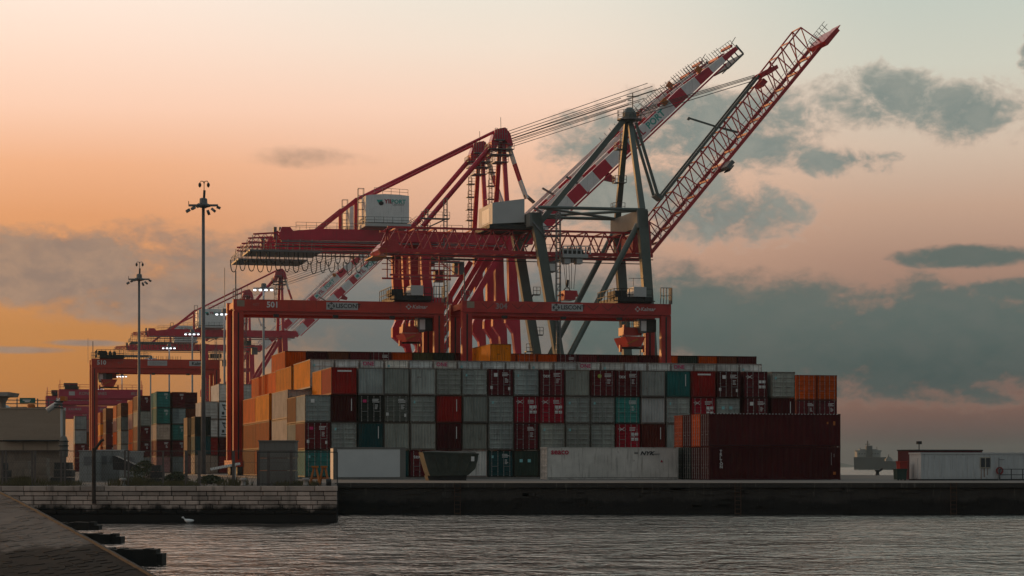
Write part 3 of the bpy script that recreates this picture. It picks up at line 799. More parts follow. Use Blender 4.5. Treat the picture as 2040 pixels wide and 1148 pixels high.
# ------------------------------------------------------------------ ship-to-shore cranes
V1 = 442.0; LV = 13.4; V2 = V1+LV; VM = (V1+V2)/2
def red_crane():
    O = P(940, 900, V1); O.z = 0
    r = thing('container_crane', O, 'crane', 'crane', 'red ship-to-shore cranes')
    LL = [(838,478),(857,478),(860,560),(866,600),(872,640),(876,665),(884,706),(893,938),(880,938),(873,706),(866,678),(839,655),(839,635),(846,620),(845,600),(840,540)]
    RL = [(1012,480),(1029,480),(1031,560),(1034,590),(1036,640),(1037,665),(1039,706),(1046,938),(1033,938),(1027,706),(1022,664),(1008,643),(1008,628),(1014,612),(1014,590),(1014,560)]
    for v in (V1, V2-1.8):
        for out in (LL, RL): MB().pprism(out, V1, v, v+1.8).build('leg', M_RED, r)
        MB().beam(P(1006,494,V1)+Vector((0,v-V1+.9,0)), P(880,706,V1)+Vector((0,v-V1+.9,0)), 1.15, 1.1).build('diagonal_brace', M_RED, r)
    for out in ((836,457,862,482), (1008,462,1034,487)):
        p, q = P(out[0], out[1], V1), P(out[2], out[3], V1)
        MB().box(p.x, q.x, V1+1.8, V2-1.8, q.z, p.z).build('cross_beam', M_RED, r)
    G = [(556,466),(562,452),(578,452),(584,460),(640,455.5),(1062,467),(1062,487),(575,477.5),(560,478)]
    for v in (V1+2.0, V2-3.6): MB().pprism(G, V1+2, v, v+1.6).build('girder', M_RED, r)
    m = MB(); a, b = P(560,481,V1+2), P(1050,492,V1+2)
    for v in (V1+1.7, V2-1.7): m.beam((a.x,v,a.z), (b.x,v,b.z), .25, .5)
    m.build('trolley_rail', M_STEEL, r)
    # rear truss and hanging walkway
    t = MB(); a, b = P(505,466,V1+2), P(560,463,V1+2); c, d = P(505,473,V1+2), P(560,475,V1+2)
    for v in (V1+2.5, V2-2.5):
        s = Vector((0, v-V1-2, 0)); t.beam(a+s, b+s, .3); t.beam(c+s, d+s, .25)
        for i in range(7): t.beam((a if i%2 else c).lerp(b if i%2 else d, i/7)+s, (c if i%2 else a).lerp(d if i%2 else b, (i+1)/7)+s, .12)
    t.build('rear_truss', M_RED, r)
    w = MB(); a, b = P(497,496,V1+1), P(640,501,V1+1); z = (a.z+b.z)/2
    w.box(a.x, b.x, V1+.6, V2-.6, z-.35, z)
    w.build('rear_walkway', M_STEEL, r)
    w = MB()
    for v in (V1+.7, V2-.7): w.rail((a.x,v,z), (b.x,v,z), 1.3, 1.4)
    w.rail((a.x,V1+.7,z), (a.x,V2-.7,z), 1.3)
    for k in range(6):
        u = a.x + (b.x-a.x)*(k+.2)/6; w.beam((u,V1+1.2,z), (u+.3,V1+2.3,P(560,470,V1+2).z), .12); w.beam((u,V2-1.2,z), (u+.3,V2-2.3,P(560,470,V1+2).z), .12)
    w.build('railing', M_STEEL, r)
    w = MB(); z2 = P(575,455,V1+2).z; a2, b2 = P(590,458,V1+2), P(712,458,V1+2)
    w.rail((a2.x,V1+2.2,z2), (b2.x,V1+2.2,z2), 1.3, 2.0); w.rail((a2.x,V2-2.2,z2), (b2.x,V2-2.2,z2), 1.3, 2.0)
    c = P(548,452,V1+2)
    for k in (0, 1.1): w.box(c.x+k, c.x+k+.6, V1+4, V1+5.2, c.z-2.2, c.z+.2)
    w.build('railing', M_STEEL, r)
    for k in range(15):
        x0 = 488+k*18.5; c0 = P(x0, 500+.022*(x0-490), V1+1.5); wd = random.uniform(1.0, 1.35); dp = random.uniform(2.0, 2.7)
        pts = [(c0.x + wd*math.sin(i/10*math.pi-math.pi/2)*.5*(1.12 if 3 < i < 7 else 1), V1+1.5, c0.z-dp*math.sin(i/10*math.pi)**.6) for i in range(11)]
        MB().tube(pts, .1, 5).build('festoon_loop', M_CABLE, r)
    # machinery house
    hs = MB().pprism([(729,389.5),(745,387.6),(766,386.6),(795,388),(815,390.5),(815,444),(729,442.5)], V1+1, V1+1, V2-1.2).build('machinery_house', M_WHITE, r)
    p, q = P(727,444,V1+.5), P(818,453,V1+.5)
    MB().box(p.x, q.x, V1, V2-.6, q.z, p.z-.05).build('house_platform', M_HOUSE, r)
    w = MB(); w.rail((p.x,V1+.1,p.z), (q.x,V1+.1,p.z), 1.2, 1.8); top = P(815,390,V1+1)
    w.rail((p.x+2,V1+1.2,top.z+.25), (q.x-.4,V1+1.2,top.z), 1.2, 1.6); w.rail((p.x,V1,p.z), (p.x,V2-1,p.z), 1.2, 2)
    tl = P(729,389,V1+1); w.ladder(tl.x-1.4, tl.x-.3, V1+1.5, V1+2.6, p.z, tl.z+1.4, 1.2, .09)
    w.build('railing', M_STEEL, r)
    yv = V1+.97
    p = P(766,401.5,yv); text('YIL', p, 1.15, M_CRIM, hs, bold=.03, sx=1.05); p = P(779.5,402,yv); text('PORT', p, 1.15, M_TEAL, hs, bold=.03, sx=1.0)
    p = P(782,408.2,yv); text('LISCONT', p, .5, M_STEEL, hs, sx=1.15)
    e = MB(); pts = [P(750,398,yv), P(763,398,yv), P(757.5,410,yv)]; e.add([(a.x,yv,a.z) for a in pts], [(0,2,1)]); e.build('emblem', M_TEAL, hs)
    e = MB(); c = P(759.5,405,yv-.03); e.add([(c.x+.5*math.cos(a*math.pi/5), yv-.02, c.z+.42*math.sin(a*math.pi/5)) for a in range(10)], [tuple(range(10))]); e.build('emblem', M_DARK, hs)
    # upper frame
    MB().pprism([(976,283),(984,260),(1003,256),(1013,268),(1019,292),(1012,293),(1003,281),(992,281),(984,302),(976,302)], VM, VM-1.6, VM+1.6).build('mast_head', M_RED, r)
    for v, x0, x1 in ((V1+1, 1003, 1013), (V2-1, 996, 984)):
        MB().beam(P(x0,283,VM), P(x1,466 if v < VM else 474,v), .75, .75, 1.0).build('mast_post', M_RED, r)
    MB().tube([P(981,288,VM), P(843,450,VM)], .52, 10).build('mast_back_leg', M_RED, r)
    MB().tube([P(986,262,VM), P(709,398,VM)], .3, 8).build('backstay', M_RED, r)
    MB().beam(P(711,397,VM), P(634,459,VM), .8, .6).build('backstay', M_RED, r)
    MB().beam(P(709,399,VM), P(709,461,VM), .75, .6).build('backstay_post', M_RED, r)
    for dv in (-.9, .9):
        s = Vector((.0,dv,0)); pts = [P(1013,290,VM), P(1025,327,VM), P(1036,360,VM), P(1049,396,VM)]
        for k in range(3): MB().beam(pts[k]+s, pts[k+1]+s, .42, .35).build('forestay_link', (M_WHITE, M_RED, M_WHITE)[k], r)
    MB().beam(P(1046,388,VM), P(1064,404,VM), .4, 1.4).build('forestay_link', M_STEEL, r)
    w = MB(); c = P(994,262,VM-1.7)
    w.box(c.x-1.0, c.x+1.0, VM-2.6, VM-1.65, c.z-1.9, c.z-1.7)
    for k in (-1, 0, 1): w.rail((c.x+k-.02,VM-2.6,c.z-1.7), (c.x+k+.5,VM-2.6,c.z-1.7), 2.2, .6, .1)
    for y_, hw in ((292,2.6), (303,2.2), (318,1.4)):
        q = P(998,y_+6,VM-1.5); w.box(q.x-hw, q.x+hw, VM-2.2, VM+1.8, q.z, q.z+.15); w.rail((q.x-hw,VM-2.2,q.z), (q.x+hw,VM-2.2,q.z), 1.2, .9); w.rail((q.x-hw,VM-2.2,q.z), (q.x-hw,VM+1.8,q.z), 1.2, 1)
    for y_ in (345, 372, 398, 420):
        q = P(987-(y_-300)*.03,y_,V2-2); w.box(q.x-1.5, q.x+.2, V2-3, V2-.8, q.z, q.z+.12); w.rail((q.x-1.5,V2-3,q.z), (q.x+.2,V2-3,q.z), 1.2, .8)
    q = P(986,440,V2-2); w.ladder(q.x-1.3, q.x-.7, V2-2.6, V2-2, q.z, P(986,330,V2-2).z, .9, .08)
    w.build('mast_platform', M_STEEL, r)
    MB().tube([P(998,258,VM), P(997.5,234,VM)], .06, 5).build('antenna', M_STEEL, r)
    for k, (ya, xb, yb) in enumerate(((262,1290,166), (267,1300,172), (272,1306,179), (277,1330,172), (281,1284,196))):
        MB().tube([P(1012+k*1.5,ya,VM-.5+k*.25), P(xb,yb,VM-.6+k*.3)], .07, 5).build('boom_rope', M_ROPE, r)
    # walkway and ladder tower beside the back leg
    w = MB(); p, q = P(838,434,V1+.8), P(895,434,V1+.8); w.box(p.x, q.x, V1+.3, V1+2, p.z-.2, p.z); w.rail((p.x,V1+.3,p.z), (q.x,V1+.3,p.z), 1.2, 1.2)
    w.beam(q-Vector((.5,0,.2)), P(855,452,V1+.8), .25); t0, t1 = P(884.5,395,V1-1), P(891,395,V1-1)
    w.ladder(t0.x, t1.x, V1-1.2, V1-.5, P(884,708,V1-1).z, t0.z, 1.15, .1); w.build('ladder_tower', M_STEEL, r)
    # boom: painted sections of twin box girders, hinged up
    B0, B1 = P(1060,474,V1+2.8), P(1462,93,V1+2.8); ax = (B1-B0); n = 16; L = ax.length; ax.normalize(); nr = Vector((-ax.z, 0, ax.x))
    for side, v in ((0, V1+2.0), (1, V2-3.6)):
        for k in range(n):
            a, b = k/n*L, (k+1)/n*L; t0 = 2.55 if k < n-4 else 2.55-(k-n+4)*.42; t1 = 2.55 if k+1 < n-3 else 2.55-(k+1-n+4)*.42
            bot = B0 + (0 if True else 0)*nr
            pts = [bot+ax*a-nr*1.0, bot+ax*b-nr*1.0, bot+ax*b+nr*(t1-1.0), bot+ax*a+nr*(t0-1.0)]
            MB().prism([(p.x,p.z) for p in pts], v, v+1.6).build('boom_section', M_RED if (k+side*0) % 2 else M_WHITE, r)
    m = MB()
    for k in range(n+1):
        c = B0+ax*(k/n*L)+nr*.4
        m.beam((c.x,V1+3.6,c.z), (c.x,V2-3.6,c.z), .5, .5)
    m.build('boom_cross_tie', M_RED, r)
    m = MB()
    for v in (V1+1.7, V2-1.7):
        a, b = B0-nr*1.35, B0+ax*(L*.93)-nr*1.35; m.beam((a.x,v,a.z), (b.x,v,b.z), .3, .5)
    m.build('boom_rail', M_RED, r)
    m = MB()
    for dn, dv in ((2.6, -1.2), (2.1, 1.0)):
        k = 0
        while k < 22:
            a, b = B0+ax*(k/n*L*.74)+nr*dn, B0+ax*((k+1)/n*L*.74)+nr*dn; k += 1
            if k > 15: break
            m.beam((a.x,VM+dv,a.z), (b.x,VM+dv,b.z), .35, .35)
    m.build('forestay_on_boom', M_WHITE, r)
    for f in (.1, .26):
        c = B0+ax*(L*f)+nr*1.4; d = c+nr*2.7-ax*.9; MB().beam((c.x,VM-1.5,c.z), (d.x,VM-1.5,d.z), .35, .5).build('stay_bracket', M_STEEL, r)
    for f in (.66, .83):
        c = B0+ax*(L*f)+nr*1.6; MB().beam((c.x,V1+1.7,c.z), (c.x+.7,V1+1.7,c.z+.9), 1.3, .6).build('sheave_block', M_ORANGE, r)
    c = B0+ax*(L*.34)-nr*1.2; MB().beam(c, c-nr*1.9+ax*.8, 1.9, .8, .9).build('boom_bracket', M_RED, r)
    m = MB()
    def brail(f0, f1, h0, h1):
        nn = 7
        for i in range(nn+1):
            f = f0+(f1-f0)*i/nn; dep = 1.6 if f*n < n-4 else 1.6-(f*n-n+4)*.42
            c = B0+ax*(L*f)+nr*dep
            for v in (V1+2.2, V2-2.2): m.beam((c.x,v,c.z), (c.x+nr.x*h0,v,c.z+nr.z*h0), .09)
            if i:
                for hh in (h0, h0*.5): m.beam((pc.x+nr.x*hh,V1+2.2,pc.z+nr.z*hh), (c.x+nr.x*hh,V1+2.2,c.z+nr.z*hh), .08)
            pc = c
    brail(.56, .74, 1.5, 1.5); brail(.74, .89, 1.5, 1.5); brail(.92, 1.0, 1.6, 1.6)
    m.build('boom_railing', M_STEEL, r)
    m = MB(); c = B1+ax*.3; d = c-nr*2.4; e = d-ax*4.6
    m.beam((c.x,V1+2.2,c.z), (d.x,V1+2.2,d.z), .3); m.beam((d.x,VM,d.z), (e.x,VM,e.z), .35, LV-4)
    for i in range(5):
        q = d.lerp(e, i/4); m.beam((q.x,V1+2.4,q.z), (q.x+nr.x*1.5,V1+2.4,q.z+nr.z*1.5), .2)
    e2 = e-ax*1.6; m.beam((e.x,V1+2.4,e.z), (e2.x,V1+2.4,e2.z), .2, .2); m.build('boom_tip_platform', M_STEEL, r)
    MB().beam(B1+nr*.8, B1+ax*1.6+nr*1.2, .12).build('boom_tip_spike', M_STEEL, r)
    # lettering on a white boom section
    ang = math.atan2(ax.z, ax.x)
    def btext(s, f, m_):
        c = B0+ax*(L*f)+nr*.28; return text(s, (c.x, V1+1.97, c.z), 1.9, m_, r, bold=.03, roll=ang)
    bp = B0+ax*(L*.475)+nr*.28; bq = B0+ax*(L*.665)+nr*.28
    MB().beam((bp.x,V1+1.985,bp.z), (bq.x,V1+1.985,bq.z), 2.0, .02).build('name_panel', M_WHITE, r)
    btext('YIL', .505, M_CRIM); btext('PORT', .565, M_TEAL)
    c = B0+ax*(L*.49)+nr*.28; MB().beam((c.x-.5,V1+1.96,c.z-.3), (c.x+.4,V1+1.96,c.z+.4), .9, .02).build('emblem', M_TEAL, r)
    # trolley, cab and hanging gear under the girder
    p, q = P(862,500,V1+3), P(905,520,V1+3)
    MB().box(p.x, q.x, V1+3, V2-3, P(862,512,V1+3).z, P(862,497,V1+3).z).build('trolley', M_DARK, r)
    w = MB(); w.rail((p.x-1,V1+2.8,P(862,520,V1+3).z), (q.x+2,V1+2.8,P(862,520,V1+3).z), 1.2, 1.0); w.box(p.x-1, q.x+2, V1+2.7, V1+4, P(862,523,V1+3).z, P(862,520,V1+3).z)
    w.build('trolley_railing', M_STEEL, r)
    MB().box(q.x+.3, q.x+2.3, V1+4, V1+6.5, P(905,545,V1+3).z, P(905,523,V1+3).z).build('operator_cab', M_STEEL, r)
    for k in range(4): MB().tube([(p.x+.6+k*1.1, V1+5, p.z-1.5), (p.x+.8+k*1.05, V1+5, P(880,596,V1+5).z)], .05, 4).build('hoist_rope', M_ROPE, r)
    MB().box(p.x+.2, q.x-.2, V1+3.6, V1+8, P(880,606,V1+5).z, P(880,594,V1+5).z).build('spreader', M_RED, r)
    return r
labs = ('red crane with white house and checkered raised boom, nearest of the red cranes', 'red crane directly behind the nearest red one, its raised boom overlapping',
        'distant red crane on the left with a white house and raised boom', 'farthest red crane on the left, lowest of the row')
rc = red_crane(); rc['label'] = labs[0]
for k, dv in enumerate((19.6, 337.0, 432.0)):
    c = copy_tree(rc); c['label'] = labs[k+1]; c.location = Vector(rc.location) + wpt(0, dv, 0)

# ------------------------------------------------------------------ grey-green crane with red lattice boom
W1 = 383.5; W2 = W1+15.6; WM = (W1+W2)/2
def lattice(mb_fn, r, A, B, C_, D, n, w_ch, w_d, nm, zig=True):
    """a truss between chord A-B and chord C-D"""
    mb_fn().beam(A, B, w_ch).build(nm+'_chord', M_LRED, r); mb_fn().beam(C_, D, w_ch).build(nm+'_chord', M_LRED, r)
    for i in range(n):
        p, q = A.lerp(B, i/n), C_.lerp(D, (i+.5)/n); s = A.lerp(B, (i+1)/n)
        mb_fn().beam(p, q, w_d).build(nm+'_diagonal', M_LRED, r); mb_fn().beam(q, s, w_d).build(nm+'_diagonal', M_LRED, r)
def grey_crane():
    O = P(1180, 900, W1); O.z = 0
    r = thing('container_crane', O, 'grey-green crane with red lattice boom raised high, grey house and slanted legs', 'crane')
    dvf = Vector((0, W2-W1, 0))
    for k in (0, 1):
        s = dvf*k
        MB().beam(P(1066,425,W1)+s, P(1152,941,W1)+s, 1.75, 1.5, 1.5).build('leg', M_GREEN, r)
        MB().beam(P(1278,418,W1)+s, P(1316,941,W1)+s, 1.75, 1.5, 1.4).build('leg', M_GREEN, r)
        MB().tube([P(1272,445,W1)+s, P(1118,741,W1)+s], .52, 10).build('diagonal_brace', M_GREEN, r)
        MB().tube([P(1072,413,W1)+s, P(1278,418,W1)+s], .30, 10).build('tie_tube', M_GREEN, r)
    MB().tube([P(1085,415,W1), P(1278,418,W1)+dvf], .25, 8).build('tie_tube', M_GREEN, r)
    MB().tube([P(1072,414,W1)+dvf, P(1270,420,W1)], .25, 8).build('tie_tube', M_GREEN, r)
    for xa, ya, xb, yb in ((1053,424,1078,452), (1267,420,1289,455)):
        p, q = P(xa,ya,W1), P(xb,yb,W1); MB().box(p.x, q.x, W1-.75, W2+.75, q.z, p.z).build('cross_beam', mat('sunlit_crane_paint', (.20,.20,.18), .5, 0, .3, .3), r)  # paler coat puts the sunlight on these beams into their colour
    p = P(1268,455,W1)
    # mast
    MB().beam(P(1254,236,WM), P(1279,418,W1), .8, .8, 1.1).build('mast_post', M_GREEN, r)
    MB().beam(P(1249,236,WM), P(1279,418,W1)+dvf, .8, .8, 1.1).build('mast_post', M_GREEN, r)
    MB().beam(P(1245,236,WM), P(1042,484,WM), 1.0, 1.0).build('mast_back_leg', M_GREEN, r)
    c = P(1254,229,WM)
    MB().lathe(c, [(1.0,-1.3),(1.3,-.6),(1.3,.3),(.8,1.0),(.5,1.3)], 10).build('mast_head', M_GREEN, r)
    w = MB(); w.lathe(c, [(2.3,-1.0),(2.3,-.8)], 12)
    for k in range(8):
        a, b = k*math.pi/4, (k+1)*math.pi/4; pa, pb = c+Vector((2.2*math.cos(a),2.2*math.sin(a),-.8)), c+Vector((2.2*math.cos(b),2.2*math.sin(b),-.8)); w.rail(pa, pb, 1.5, 1, .08)
    w.build('mast_platform', M_STEEL, r)
    w = MB(); w.beam(c+Vector((.6,0,1)), c+Vector((.6,0,4.0)), .14); w.beam(c+Vector((-.5,0,3.3)), c+Vector((1.7,0,3.4)), .14); w.beam(c+Vector((-.3,0,2.6)), c+Vector((.4,0,2.6)), .12); w.build('antenna', M_DARK, r)
    w = MB(); a, b = P(1236,440,W2), P(1246,262,WM+2)
    for s in (-.9, -.35): w.beam(a+Vector((s,0,0)), b+Vector((s,0,0)), .1)
    for i in range(26): q = a.lerp(b, i/26); w.beam(q+Vector((-.9,0,0)), q+Vector((-.35,0,0)), .08)
    for y_ in (300, 366, 420):
        q = a.lerp(b, (440-y_)/178); w.box(q.x-1.8, q.x+.3, q.y-1.6, q.y+.4, q.z, q.z+.12); w.rail((q.x-1.8,q.y-1.6,q.z), (q.x+.3,q.y-1.6,q.z), 1.3, .7, .09); w.rail((q.x-1.8,q.y-1.6,q.z), (q.x-1.8,q.y+.4,q.z), 1.3, .7, .09)
    w.build('mast_ladder', M_STEEL, r)
    # lattice girder: two trusses with a top and a bottom frame
    ga, gb = W1+4.0, W2-4.0
    A, B = P(764,499,ga), P(1300,509,ga); Ct, Dt = P(772,456,ga), P(1296,462,ga)
    A.z = B.z = (A.z+B.z)/2; Ct.z = Dt.z = (Ct.z+Dt.z)/2
    for v in (ga, gb):
        s = Vector((0, v-ga, 0))
        MB().beam(A+s, B+s, .62, .5).build('girder_chord', M_LRED, r); MB().beam(Ct+s, Dt+s, .36).build('girder_chord', M_LRED, r)
        n = 14
        for i in range(n):
            p, q, t_ = A.lerp(B, i/n)+s, Ct.lerp(Dt, (i+.5)/n)+s, A.lerp(B, (i+1)/n)+s
            MB().beam(p, q, .24).build('girder_diagonal', M_LRED, r); MB().beam(q, t_, .20).build('girder_diagonal', M_LRED, r)
    for i in range(0, 15):
        p = Ct.lerp(Dt, (min(i,13)+.5)/14); MB().beam(p, p+Vector((0,gb-ga,0)), .2).build('girder_cross_tie', M_LRED, r)
        if i < 14:
            p = A.lerp(B, i/14); MB().beam(p, p+Vector((0,gb-ga,0)), .25).build('girder_cross_tie', M_LRED, r)
    m = MB(); m.beam(A-Vector((0,.4,.75)), B-Vector((0,.4,.75)), .16); m.beam(A+Vector((0,gb-ga+.4,-.75)), B+Vector((0,gb-ga+.4,-.75)), .16); m.build('trolley_rail', M_DARK, r)
    m = MB()
    for i in range(3):
        p = P(758+i*9,490,ga-.3); m.beam(p, P(772,457,ga-.3), .3)
    m.beam(P(764,462,ga), P(776,452,ga), .35); m.pprism([(768,480),(790,476),(800,500),(758,506),(752,498)], ga, ga-.3, gb+.3); m.build('girder_end_plate', M_LRED, r)
    m = MB(); p = P(742,496,ga-.5); q = P(770,500,ga-.5); m.rail((p.x,ga-.5,p.z-1.2), (q.x,ga-.5,p.z-1.2), 1.3, .9); m.box(p.x, q.x, ga-.6, gb, p.z-1.4, p.z-1.2); m.build('end_walkway', M_ORANGE, r)
    m = MB(); z = A.z+.32; m.rail((P(1075,500,ga).x,ga-.6,z), (P(1245,500,ga).x,ga-.6,z), 1.2, 1.6); m.rail((P(895,456,ga).x,gb,Ct.z+.2), (P(940,456,ga).x,gb,Ct.z+.2), 1.2, 1.6); m.build('girder_railing', M_STEEL, r)
    # hanging cage below the rear girder
    m = MB(); z0, z1 = P(800,548,ga).z, P(800,508,ga).z
    for x in (787, 812, 835, 875, 914):
        for v in (ga, gb): u = P(x,520,ga).x; m.beam((u,v,z0), (u,v,z1 if x < 880 else z0+2.2), .2)
    for z in (z0, z0+1.6, z0+2.6):
        for v in (ga, gb): m.beam((P(776,520,ga).x,v,z), (P(916,520,ga).x,v,z), .3 if z == z0 else .14)
    u0, u1 = P(787,520,ga).x, P(835,520,ga).x; m.beam((u0,ga,z0), (u1,ga,z1), .14); m.beam((P(914,520,ga).x,ga,z0), (P(860,520,ga).x,ga,z1), .14); m.beam((u0,gb,z1), (u1,gb,z0), .14)
    m.build('hanging_service_frame', M_LRED, r)
    # machinery house
    hb = MB().pprism([(981,404),(1045,396),(1045,443),(981,446)], W1+2, W1+2, W2-2.5).build('machinery_house', M_HOUSE, r)
    p = P(958,452,W1+2); q = P(1062,446,W1+2); MB().box(p.x+1.5, q.x, W1+1.8, W2-2, p.z-.2, q.z-.25).build('house_platform', M_DARK, r)
    p = P(981,420,W1+2); MB().box(p.x-.06, p.x-.01, W1+4, W1+10, p.z-1.8, p.z+.7).build('house_shutter', M_WHITE, hb)
    # trolley, cab, ropes and head block
    p, q = P(1118,490,ga), P(1172,509,ga)
    MB().box(p.x, q.x-.4, ga-1.4, gb+1, P(1118,514,ga).z, P(1118,507,ga).z).build('trolley', M_HOUSE, r)
    m = MB()
    for i in range(7): u = p.x+(q.x-p.x)*i/6; m.beam((u,ga-1.3,P(1118,507,ga).z), (u,ga-1.3,P(1118,492,ga).z), .22)
    for y_ in (499, 492): m.beam((p.x,ga-1.3,P(1118,y_,ga).z), (q.x,ga-1.3,P(1118,y_,ga).z), .15)
    for x in (1122, 1146): a = P(x,516,ga); m.box(a.x, a.x+1.1, ga-1, ga+1, a.z-.9, a.z)
    m.build('trolley_frame', M_HOUSE, r)
    m = MB()
    for x in (1128, 1141, 1155): a = P(x,503,ga-.8); m.tube([(a.x-.6,ga-.7,a.z), (a.x+.6,ga-.7,a.z)], .55, 8); m.lathe((a.x,ga+.5,a.z-.5), [(.7,0),(.7,1.2)], 8)
    m.build('winch_drum', M_DARK, r)
    a, b = P(1090,520,ga), P(1107,542,ga)
    MB().pprism([(1090,514),(1117,506),(1117,514),(1092,524)], ga, ga, gb).build('cab_bracket', M_LRED, r)
    cb = MB().box(a.x, b.x, ga, ga+2.4, b.z, a.z).build('operator_cab', M_STEEL, r); MB().box(a.x+.25, b.x-.1, ga-.05, ga+.02, b.z+.2, a.z-.5).build('cab_window', M_WHITE, cb)
    for x0, x1 in ((1122,1128), (1127,1130), (1133,1135), (1139,1138), (1148,1143)): MB().tube([P(x0,514,ga+1), P(x1,576,ga+1)], .05, 4).build('hoist_rope', M_ROPE, r)
    m = MB(); a = P(1131,566,ga+1); m.beam(P(1131,558,ga+1), P(1130,570,ga+1), .4); m.beam(P(1130,570,ga+1), P(1121,581,ga+1), .14); m.beam(P(1130,570,ga+1), P(1137,581,ga+1), .14)
    m.build('hook_block', M_DARK, r)
    m = MB(); m.pprism([(1119,580),(1144,581),(1146,592),(1141,594),(1141,599),(1118,599),(1119,590)], ga+1, ga-1, ga+3); m.build('head_block', M_LRED, r)
    a, b = P(1112,589,ga+1), P(1124,585,ga+1); MB().beam(a, b, .25, 1.2).build('head_block_arm', M_ORANGE, r)
    # ladder tower beside the near left leg
    t0, t1 = P(1108.5,424,W1-1.5), P(1116,424,W1-1.5); MB().ladder(t0.x, t1.x, W1-1.8, W1-1.1, P(1108,720,W1-1.5).z, t0.z, 1.0, .13).build('ladder_tower', M_STEEL, r)
    m = MB(); a, b = P(1083,470,W1-1), P(1110,470,W1-1)
    m.box(a.x, b.x, W1-1.6, W1-.2, a.z-.15, a.z); m.rail((a.x,W1-1.6,a.z), (b.x,W1-1.6,a.z), 1.3, 1.0, .1); a, b = P(1078,452,W1-1), P(1110,451,W1-1); m.beam(a, b, .18); m.beam(P(1062,442,W1-1), P(1085,470,W1-1), .3)
    m.build('access_walkway', M_STEEL, r)
    for x, y_ in ((1062,587), (1068,667), (1048,700)):
        m = MB(); c = P(x,y_,W2); m.box(c.x-.2, c.x+1.1, W2-1, W2+.2, c.z-.2, c.z); m.rail((c.x-.2,W2-1,c.z), (c.x+1.1,W2-1,c.z), 1.3, .5, .09); m.beam(c, c+Vector((-.8,0,-1.6)), .2); m.build('leg_platform', M_STEEL, r)
    # red hinge drum behind the right leg
    MB().pprism([(1260,503),(1262,466),(1272,462),(1278,470),(1278,505)], ga, ga, gb).build('hinge_housing', M_LRED, r)
    # raised lattice boom
    ha, hb_ = W1+4.2, W2-4.2
    bA, bB = P(1297,504,ha), P(1652,72,ha); tA, tB = P(1297,440,ha), P(1601,52,ha)
    n = 13; dvv = Vector((0, hb_-ha, 0))
    tS = Vector((0, 1.4, 0))     # upper chords lean in
    for s, ti in ((Vector((0,0,0)), tS), (dvv, -tS)):
        MB().beam(bA+s, bB+s, .62, .55).build('boom_chord', M_LRED, r)
        MB().beam(tA+s+ti, tB+s+ti, .26).build('boom_chord', M_LRED, r)
        MB().beam(bA+s, tA+s+ti, .3).build('boom_strut', M_LRED, r)
        for i in range(n):
            q0, q1 = tA.lerp(tB, i/n)+s+ti, tA.lerp(tB, (i+1)/n)+s+ti
            p = bA.lerp(bB, .055+(i+.55)/n*.86)+s; p1 = bA.lerp(bB, .055+(i+1)/n*.86)+s
            MB().beam(q0, p, .18).build('boom_diagonal', M_LRED, r)
            if i % 2 == 0: MB().beam(q0, bA.lerp(bB, .055+max(0,(i-.1))/n*.86)+s, .16).build('boom_diagonal', M_LRED, r)
            else: MB().beam(q0, bA.lerp(bB, .055+max(0,(i-.1))/n*.86)+s, .16).build('boom_diagonal', M_LRED, r)
        MB().beam(tB+s+ti, bA.lerp(bB, .965)+s, .18).build('boom_diagonal', M_LRED, r); MB().beam(tB+s+ti, bA.lerp(bB, .9)+s, .16).build('boom_diagonal', M_LRED, r)
    for i in range(n+1):
        q = tA.lerp(tB, i/n); MB().beam(q+tS, q+dvv-tS, .18).build('boom_cross_tie', M_LRED, r)
        q = bA.lerp(bB, .05+i/n*.93); MB().beam(q, q+dvv, .34).build('boom_cross_tie', M_LRED, r)
    for i in range(n):
        q, p = bA.lerp(bB, .05+i/n*.93), bA.lerp(bB, .05+(i+1)/n*.93); MB().beam(q, p+dvv, .18).build('boom_cross_tie', M_LRED, r)
    m = MB(); ax = (bB-bA).normalized(); nr = Vector((-ax.z,0,ax.x))
    for i in range(22):
        a, b = bA.lerp(bB, .04+i/23), bA.lerp(bB, .04+(i+1)/23); s = Vector((0,2.6,0))
        for hh in (1.6, .95): m.beam(a+s+nr*hh, b+s+nr*hh, .07)
        m.beam(a+s, a+s+nr*1.6, .07)
    m.build('boom_railing', M_STEEL, r)
    m = MB(); c = bA.lerp(bB, .395)-nr*.3; m.beam(c-ax*.8, c+ax*.8, .7, hb_-ha+1.0); c2 = c-nr*1.0+ax*.3; m.beam(c2-ax*.5, c2+ax*.8, .2, 3); m.beam(c, c2, .25, 2)
    m.build('boom_sheave_frame', M_STEEL, r)
    m = MB(); e = P(1666,54,ha); m.beam(bB-ax*3+nr*.3, bB+ax*.6+nr*.2, 1.0, hb_-ha+.6, .8); m.beam(bB, e, .5, 4, .1); m.build('boom_tip', M_LRED, r)
    m = MB()
    for i in range(6):
        a, b = bB+ax*(i*.8-3.4)+nr*.9, bB+ax*(i*.8-2.6)+nr*.9
        m.beam(a, a+nr*1.5, .09)
        for hh in (1.5, .8): m.beam(a+nr*hh, b+nr*hh, .08)
    m.build('boom_tip_railing', M_STEEL, r)
    # stay links: mast to fold, fold to boom, and the fork on the boom
    for dv in (-1.2, 1.2):
        s = Vector((0,dv,0))
        MB().beam(P(1263,246,WM)+s, P(1307,392,WM)+s, .5, .3).build('forestay_link', M_GREEN, r)
        MB().beam(P(1313,396,WM)+s, P(1508,153,WM)+s, .5, .3).build('forestay_link', M_GREEN, r)
    MB().beam(P(1304,388,WM), P(1316,398,WM), .6, 3.0).build('stay_knuckle', M_GREEN, r)
    MB().pprism([(1506,150),(1518,143),(1540,133),(1543,140),(1528,150),(1512,158)], WM, WM-2.2, WM+2.2).build('stay_fork', M_LRED, r)
